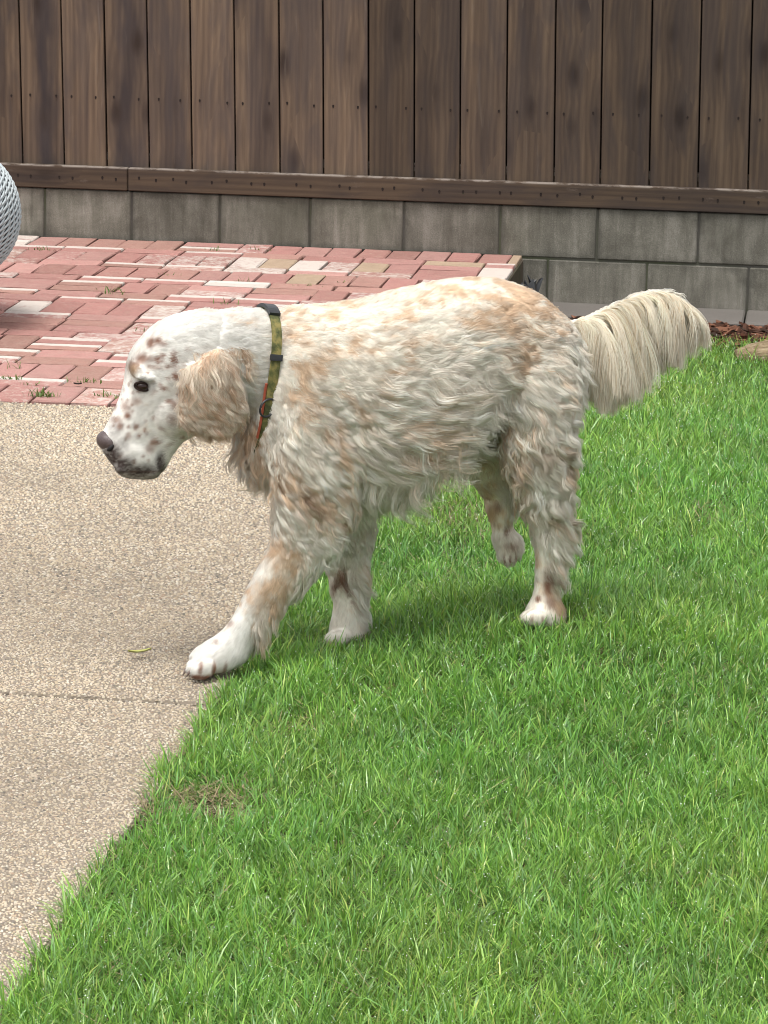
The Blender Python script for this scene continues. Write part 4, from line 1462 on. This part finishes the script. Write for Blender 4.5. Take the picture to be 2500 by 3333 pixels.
def make_coat(name, N, M, KP, lenf=1.0, minlen=0.0, clump=0.4, spread=0.7, liftf=0.8, bright=1.0, rad=0.00034, lo=0.45, roundness=0.7):
    """N strands gathered loosely (or, for the long locks, tightly) round M leading strands"""
    P, Nn = sample(int(N * (1.0 if minlen == 0 else 1.9)))
    if minlen:
        b = pick(P, Nn, 0)
        k = b['len'] * rng.uniform(.8, 1.2, len(P)) > minlen
        P, Nn = P[k][:N], Nn[k][:N]
    N = len(P)
    LI = rng.choice(N, M, replace=False)
    LP, LN = P[LI], Nn[LI]
    a = pick(LP, LN, 0)
    kd = KDTree(M)
    for i in range(M):
        kd.insert(LP[i], i)
    kd.balance()
    idx = np.array([kd.find(p)[1] for p in P])
    lr = lambda s: rng.normal(0, s, M)
    w1, w2, w3 = fbm(LP * 12, 71, 2) - .5, fbm(LP * 12, 72, 2) - .5, fbm(LP * 8, 73, 2)
    leg = sstep(1070, 1130, a['px']) * sstep(800, 900, a['py'])
    calm = 1 - leg
    lock = dict(len=a['len'] * lenf * rng.uniform(0.8, 1.2, M), dx=a['dx'] + 1.0 * w1 + lr(.12 + .2 * leg), dy=a['dy'] + 1.0 * w2 + lr(.12 + .2 * leg),
                lift=np.clip(a['lift'] * liftf * rng.uniform(.6, 1.3, M) * (1 - .35 * calm), .04, .95),
                curl=a['curl'] * rng.uniform(.7, 1.4, M) * (1 + .35 * calm), phase=w3 * 14 + lr(.4 + 1.0 * leg), side=lr(.10), wl=np.clip(a['len'] * lenf * rng.uniform(.75, 1.15, M), 0.018, 0.075))
    LC = strand_curves(LP, LN, lock, KP)
    b = pick(P, Nn, 0)
    st = {k: lock[k][idx].copy() for k in lock}
    st['len'] = b['len'] * lenf * (lock['len'] / (a['len'] * lenf))[idx] * rng.uniform(lo, 1.12, N)
    st['dx'] = (b['dx'] + lock['dx'][idx]) / 2 + rng.normal(0, .12, N)
    st['dy'] = (b['dy'] + lock['dy'][idx]) / 2 + rng.normal(0, .12, N)
    st['side'] = st['side'] + rng.normal(0, .07, N)
    st['phase'] = st['phase'] + rng.normal(0, .35, N)
    st['lift'] = np.clip(st['lift'] + rng.normal(0, .05, N), .03, 1)
    C = strand_curves(P, Nn, st, KP)
    t = np.linspace(0, 1, KP)[None, :, None]
    cl = np.clip((b['len'] - 0.006) / 0.022, 0, 1) * clump * rng.uniform(.55, 1.1, N)
    same = (b['ear'] == a['ear'][idx]) & (np.linalg.norm(P - LP[idx], axis=1) < 0.022)
    cl = np.where(same, np.clip(cl, 0, .97), 0)
    # follow the leading strand for one's own share of its length
    fr = np.clip(st['len'] / lock['len'][idx], .2, 1.0)
    tt = t[0, :, 0][None, :] * fr[:, None] * (KP - 1)
    k0 = np.clip(np.floor(tt).astype(int), 0, KP - 2)
    ff = (tt - k0)[..., None]
    LCi = LC[idx]
    LS = np.take_along_axis(LCi, k0[..., None], 1) * (1 - ff) + np.take_along_axis(LCi, k0[..., None] + 1, 1) * ff
    off = (P - LP[idx])[:, None, :] * (1 - spread * t)
    C = C + (LS + off - C) * (cl[:, None, None] * t ** 0.6)
    rnd = rng.random(N)
    col = coat_color(P, b['px'], b['py'], b['orange'], rnd)
    ec = np.array([0.68, 0.49, 0.345]) * (0.8 + 0.4 * rnd)[:, None]
    lt = (rng.random(N) < 0.22)[:, None] | ((rng.random(M) < .48)[idx])[:, None]
    ec = np.where(lt, np.array([0.84, 0.74, 0.61]), ec)
    tw = (sstep(870, 950, b['py']) * (rng.random(N) < .6))[:, None]
    ec = ec * (1 - tw * 0.5) + np.array([0.58, 0.34, 0.19]) * tw * 0.5
    col = np.where(b['ear'][:, None], ec, col)
    lockv = rng.uniform(0.90, 1.08, M)[idx]
    col = np.clip(col * (bright * lockv * rng.uniform(.86, 1.08, N))[:, None], 0, 0.93)
    r0 = np.where(b['len'] < 0.012, 0.00030, rad)
    rel = P - LP[idx]
    rel = rel - Nn * np.sum(rel * Nn, 1, keepdims=True)
    lie = nrm(Nn + rel * (roundness / 0.011) * np.clip((b['len'] - .006) / .02, 0, 1)[:, None])
    add_hair(name, C, col, r0, 0.3, lie)


def add_hair(name, C, col, r0, taper=0.25, lie=None, mat=None):
    n, KP = C.shape[:2]
    hc = bpy.data.hair_curves.new(name)
    hc.add_curves([KP] * n)
    hc.points.foreach_set('position', np.ascontiguousarray(C, np.float32).ravel())
    t = np.linspace(0, 1, KP)
    rad = np.broadcast_to(np.asarray(r0, float).reshape(-1, 1), (n, 1)) * (1 - (1 - taper) * t ** 1.5)[None, :]
    hc.points.foreach_set('radius', np.ascontiguousarray(rad, np.float32).ravel())
    at = hc.attributes.new('tint', 'FLOAT_COLOR', 'CURVE')
    c4 = np.ones((n, 4), np.float32)
    c4[:, :3] = col
    at.data.foreach_set('color', c4.ravel())
    at = hc.attributes.new('lie', 'FLOAT_VECTOR', 'CURVE')
    at.data.foreach_set('vector', np.ascontiguousarray(lie, np.float32).ravel())
    hc.materials.append(mat or M_COAT)
    return link(name, hc, dog, kind='stuff')


make_coat('coat', 220000, 9000, 9, lenf=0.95, clump=0.45, lo=0.4, bright=1.0)
make_coat('long_locks', 96000, 2100, 14, lenf=1.55, minlen=0.026, clump=0.90, spread=0.80, liftf=0.8, bright=1.05, rad=0.00034, lo=0.6, roundness=1.15)

# ---- tail feathers: a curtain of long hair falling from the tail
TR = np.array([(0, 1222, 714, 1254, 800), (.10, 1230, 706, 1275, 858), (.22, 1242, 700, 1302, 868), (.34, 1258, 694, 1332, 862), (.46, 1286, 682, 1364, 850), (.58, 1318, 666, 1392, 834),
               (.68, 1350, 651, 1404, 796), (.78, 1386, 638, 1438, 774), (.87, 1425, 632, 1464, 778), (.94, 1455, 638, 1498, 750), (1, 1480, 655, 1518, 744)])


def make_tail():
    N, M, KP = 34000, 260, 14
    ls = np.sort(rng.random(M))
    s = np.clip(ls[rng.integers(0, M, N)] + rng.normal(0, .010, N), 0, 1)
    lid = np.abs(ls[None, :] - s[:, None]).argmin(1)

    def at(col, x):
        return np.interp(x, TR[:, 0], TR[:, col])
    lr = {k: rng.normal(0, 1, M) for k in 'abcdefgh'}
    lu = {k: rng.random(M) for k in 'abcd'}
    rx, ry = at(1, s), at(2, s) + rng.uniform(-4, 9, N)
    ln = np.clip(rng.beta(3, 1.5, N) * 0.62 + 0.46 + (0.09 * lr['f'])[lid], .3, 1.12)
    ex = at(3, ls)[lid] + ((7 + 7 * sstep(.8, .95, ls)) * lr['a'])[lid] + rng.normal(0, 5, N)
    ey = at(4, ls)[lid] + 9 * lr['b'][lid]
    ex, ey = rx + (ex - rx) * ln, ry + (ey - ry) * ln
    # run along the tail first, then arch over and fall
    ds = 0.03
    tx, ty = at(1, np.clip(s + ds, 0, 1)) - at(1, np.clip(s - ds, 0, 1)), at(2, np.clip(s + ds, 0, 1)) - at(2, np.clip(s - ds, 0, 1))
    tl_ = np.hypot(tx, ty) + 1e-6
    reach = (46 + 46 * lu['a'])[lid] * np.clip(1.15 - s * .55, .35, 1.4) * rng.uniform(.85, 1.12, N)
    m1x, m1y = rx + tx / tl_ * reach, ry + ty / tl_ * reach + 3 + 10 * lu['b'][lid]
    m2x, m2y = ex + (10 + 9 * lr['d'])[lid] * (1 - s * .6), ry + (ey - ry) * (0.40 + .22 * lu['c'][lid])
    t = np.linspace(0, 1, KP)[None, :]

    def bez(a, b, c, d):
        a, b, c, d = a[:, None], b[:, None], c[:, None], d[:, None]
        return a * (1 - t) ** 3 + 3 * b * t * (1 - t) ** 2 + 3 * c * t * t * (1 - t) + d * t ** 3
    X, Y = bez(rx, m1x, m2x, ex), bez(ry, m1y, m2y, ey)
    ph = (6.28 * rng.random(M))[lid][:, None] + rng.normal(0, .3, N)[:, None]
    X = X + (3.4 + 1.2 * lr['g'])[lid][:, None] * np.sin(t * 8 + ph) * t
    l0 = rng.uniform(-.009, .011, N)
    l1 = (0.020 * lr['e'])[lid] + rng.normal(0, .0045, N)
    Lm = l0[:, None] * (1 - t) + l1[:, None] * t + 0.014 * np.sin(np.pi * t) * np.sign(l1)[:, None]
    C = dp(X, Y, Lm)
    col = np.array([0.98, 0.91, 0.76]) * rng.uniform(.86, 1.05, N)[:, None] * rng.uniform(.9, 1.06, M)[lid][:, None]
    o = (rng.random(N) < .12)[:, None]
    col = np.where(o, np.array([0.74, 0.59, 0.41]), col)
    lie = nrm(DL + 0.8 * UP - DF * np.clip((s - ls[lid]) / .008, -1.6, 1.6)[:, None] + rng.normal(0, .30, (M, 3))[lid])
    add_hair('tail_feathers', C, np.clip(col, 0, .95), np.full(N, 0.00034), 0.3, lie, M_PLUME)


make_tail()

# ---- nose, eyes, claws
M_NOSE = Mat('nose_leather', 0.42, 0.5)
_n = M_NOSE.noise(M_NOSE.coord('Object'), 420, 3, 0.6)
M_NOSE.color(M_NOSE.mix(_n, (0.040, 0.028, 0.027), (0.105, 0.072, 0.068)))
M_NOSE.bump(_n, 0.5, 0.0012)
parts = [ell(231, 952, 0.0, 22, 21, .024, 0.5), ell(243, 957, .012, 21, 19, .016, 0.25), ell(243, 957, -.012, 21, 19, .016, 0.25)]
vs, fs = [], []
for v, f in parts:
    i0 = len(vs)
    vs += v
    fs += [tuple(i0 + k for k in ff) for ff in f]
nose = link('nose', pymesh('nose', vs, fs, M_NOSE.m), dog)
M_DARK = simple('nostril_dark', (0.010, 0.007, 0.007), 0.6, 0.3)
for s in (1, -1):
    v, f = ell(240, 967, s * .0265, 11, 5.2, .0035, -0.75)
    link('nostril', pymesh('nostril', v, f, M_DARK), nose)
M_EYE = Mat('eye', 0.22, 0.3)
M_EYE.color((0.022, 0.011, 0.008))
M_LID = simple('eyelid', (0.030, 0.019, 0.016), 0.8, 0.1)
for s in (1, -1):
    # find the surface at the eye and set the ball into it
    v, f = ell(307, 834, s * .0440, 13.5, 11, .0115, 0.15)
    e = link('eye', pymesh('eye', v, f, M_EYE.m), dog)
    ring = []
    for k in range(24):
        a = 2 * math.pi * k / 24
        ring.append(dp(307 + 16 * math.cos(a), 835 + 8.5 * math.sin(a) + 2.5 * math.cos(a), s * (.0515 - .005 * abs(math.cos(a)))))
    v, f = tube(ring, 0.0022, 6, True)
    link('eyelid', pymesh('eyelid', v, f, M_LID), e)
M_CLAW = simple('claw_horn', (0.16, 0.12, 0.10), 0.4, 0.5)
for lo in (-.030, -.011, .010, .029):
    x = 400 + abs(lo) * 420
    v, f = tube([dp(x + 4, 1443 + lo * 150, .092 + lo), dp(x - 5, 1449 + lo * 150, .092 + lo), dp(x - 9, 1458 + lo * 150, .092 + lo)], [0.0032, 0.0026, 0.0008], 6)
    link('claw', pymesh('claw', v, f, M_CLAW), dog)

# ---- collar
bvh = BVHTree.FromPolygons([tuple(v) for v in bv], [tuple(t) for t in tri])
cA, cB, cC = dp(580, 668, 0.0), dp(548, 896, 0.0), dp(600, 772, .080)
cn = nrm(np.cross(cB - cA, cC - cA))
cc = (cA + cB) / 2
e1 = nrm(cA - cc)
e2 = nrm(np.cross(cn, e1))
if e2 @ DL < 0:
    e2 = -e2
if cn @ DF < 0:
    cn = -cn
strap_pts = []
NSTR = 72
for k in range(NSTR):
    a = 2 * math.pi * k / NSTR
    d = e1 * math.cos(a) + e2 * math.sin(a)
    start = cc + d * 0.4
    h = bvh.ray_cast(Vector(start), Vector(-d), 0.5)
    r = 0.4 - h[3] if h[0] is not None else 0.08
    strap_pts.append(r + 0.0050)
strap_pts = np.array(strap_pts)
for _ in range(6):
    strap_pts = (np.roll(strap_pts, 1) + strap_pts * 2 + np.roll(strap_pts, -1)) / 4


def ring_pt(k, off=0.0, along=0.0):
    a = 2 * math.pi * k / NSTR
    k0 = int(math.floor(k)) % NSTR
    fr = k - math.floor(k)
    r = strap_pts[k0] * (1 - fr) + strap_pts[(k0 + 1) % NSTR] * fr
    return cc + (e1 * math.cos(a) + e2 * math.sin(a)) * (r + off) + cn * along


def band(k0, k1, w, off, thick, n, shift=0.0):
    vs, fs = [], []
    closed = (k1 - k0) >= NSTR
    for i in range(n if closed else n + 1):
        k = k0 + (k1 - k0) * i / n
        for (o, al) in ((off, -w / 2), (off + thick, -w / 2 + 0.001), (off + thick, w / 2 - 0.001), (off, w / 2)):
            vs.append(ring_pt(k, o, al + shift))
    m = n if closed else n + 1
    for i in range(n):
        i2 = (i + 1) % m
        for j in range(4):
            fs.append((i * 4 + j, i2 * 4 + j, i2 * 4 + (j + 1) % 4, i * 4 + (j + 1) % 4))
    if not closed:
        fs.append((0, 1, 2, 3))
        fs.append(tuple(n * 4 + j for j in (3, 2, 1, 0)))
    return vs, fs


MW = Mat('olive_webbing', 0.75, 0.25)
_v = MW.coord('Object')
_c = MW.ramp(MW.noise(_v, 55, 4, 0.6), [(0.38, (0.055, 0.060, 0.022)), (0.5, (0.135, 0.135, 0.045)), (0.62, (0.27, 0.22, 0.075))])
MW.color(MW.mix(MW.math('MULTIPLY', MW.noise(_v, 900, 2), 0.5), _c, (0.04, 0.045, 0.02)))
MW.bump(MW.noise(_v, 700, 2), 0.5, 0.001)
M_BLACK = simple('black_buckle', (0.016, 0.017, 0.019), 0.35, 0.5)
M_TRIM = simple('orange_trim', (0.27, 0.065, 0.035), 0.7, 0.2)
collar = link('collar', pymesh('collar', *band(0, NSTR, 0.0195, 0, 0.0028, 72), MW.m, False), dog)
link('trim', pymesh('trim', *band(22, 30.5, 0.005, 0.0005, 0.0030, 24, 0.0120), M_TRIM, False), collar)
vs, fs = band(-4.0, 4.2, 0.0225, 0.0015, 0.0065, 10)
link('buckle', pymesh('buckle', vs, fs, M_BLACK, False), collar)
link('slider', pymesh('slider', *band(14.0, 15.6, 0.024, 0.001, 0.005, 4), M_BLACK, False), collar)
kr = 26.5
rc = ring_pt(kr, 0.006, 0.004)
tA = nrm(ring_pt(kr + 1) - ring_pt(kr - 1))
ringp = [rc + tA * 0.016 * math.cos(2 * math.pi * k / 28) + (cn * 0.95 + nrm(rc - cc) * 0.3) * 0.0165 * math.sin(2 * math.pi * k / 28) for k in range(28)]
link('ring', pymesh('ring', *tube(ringp, 0.0021, 8, True), M_BLACK), collar)
print('scene built')
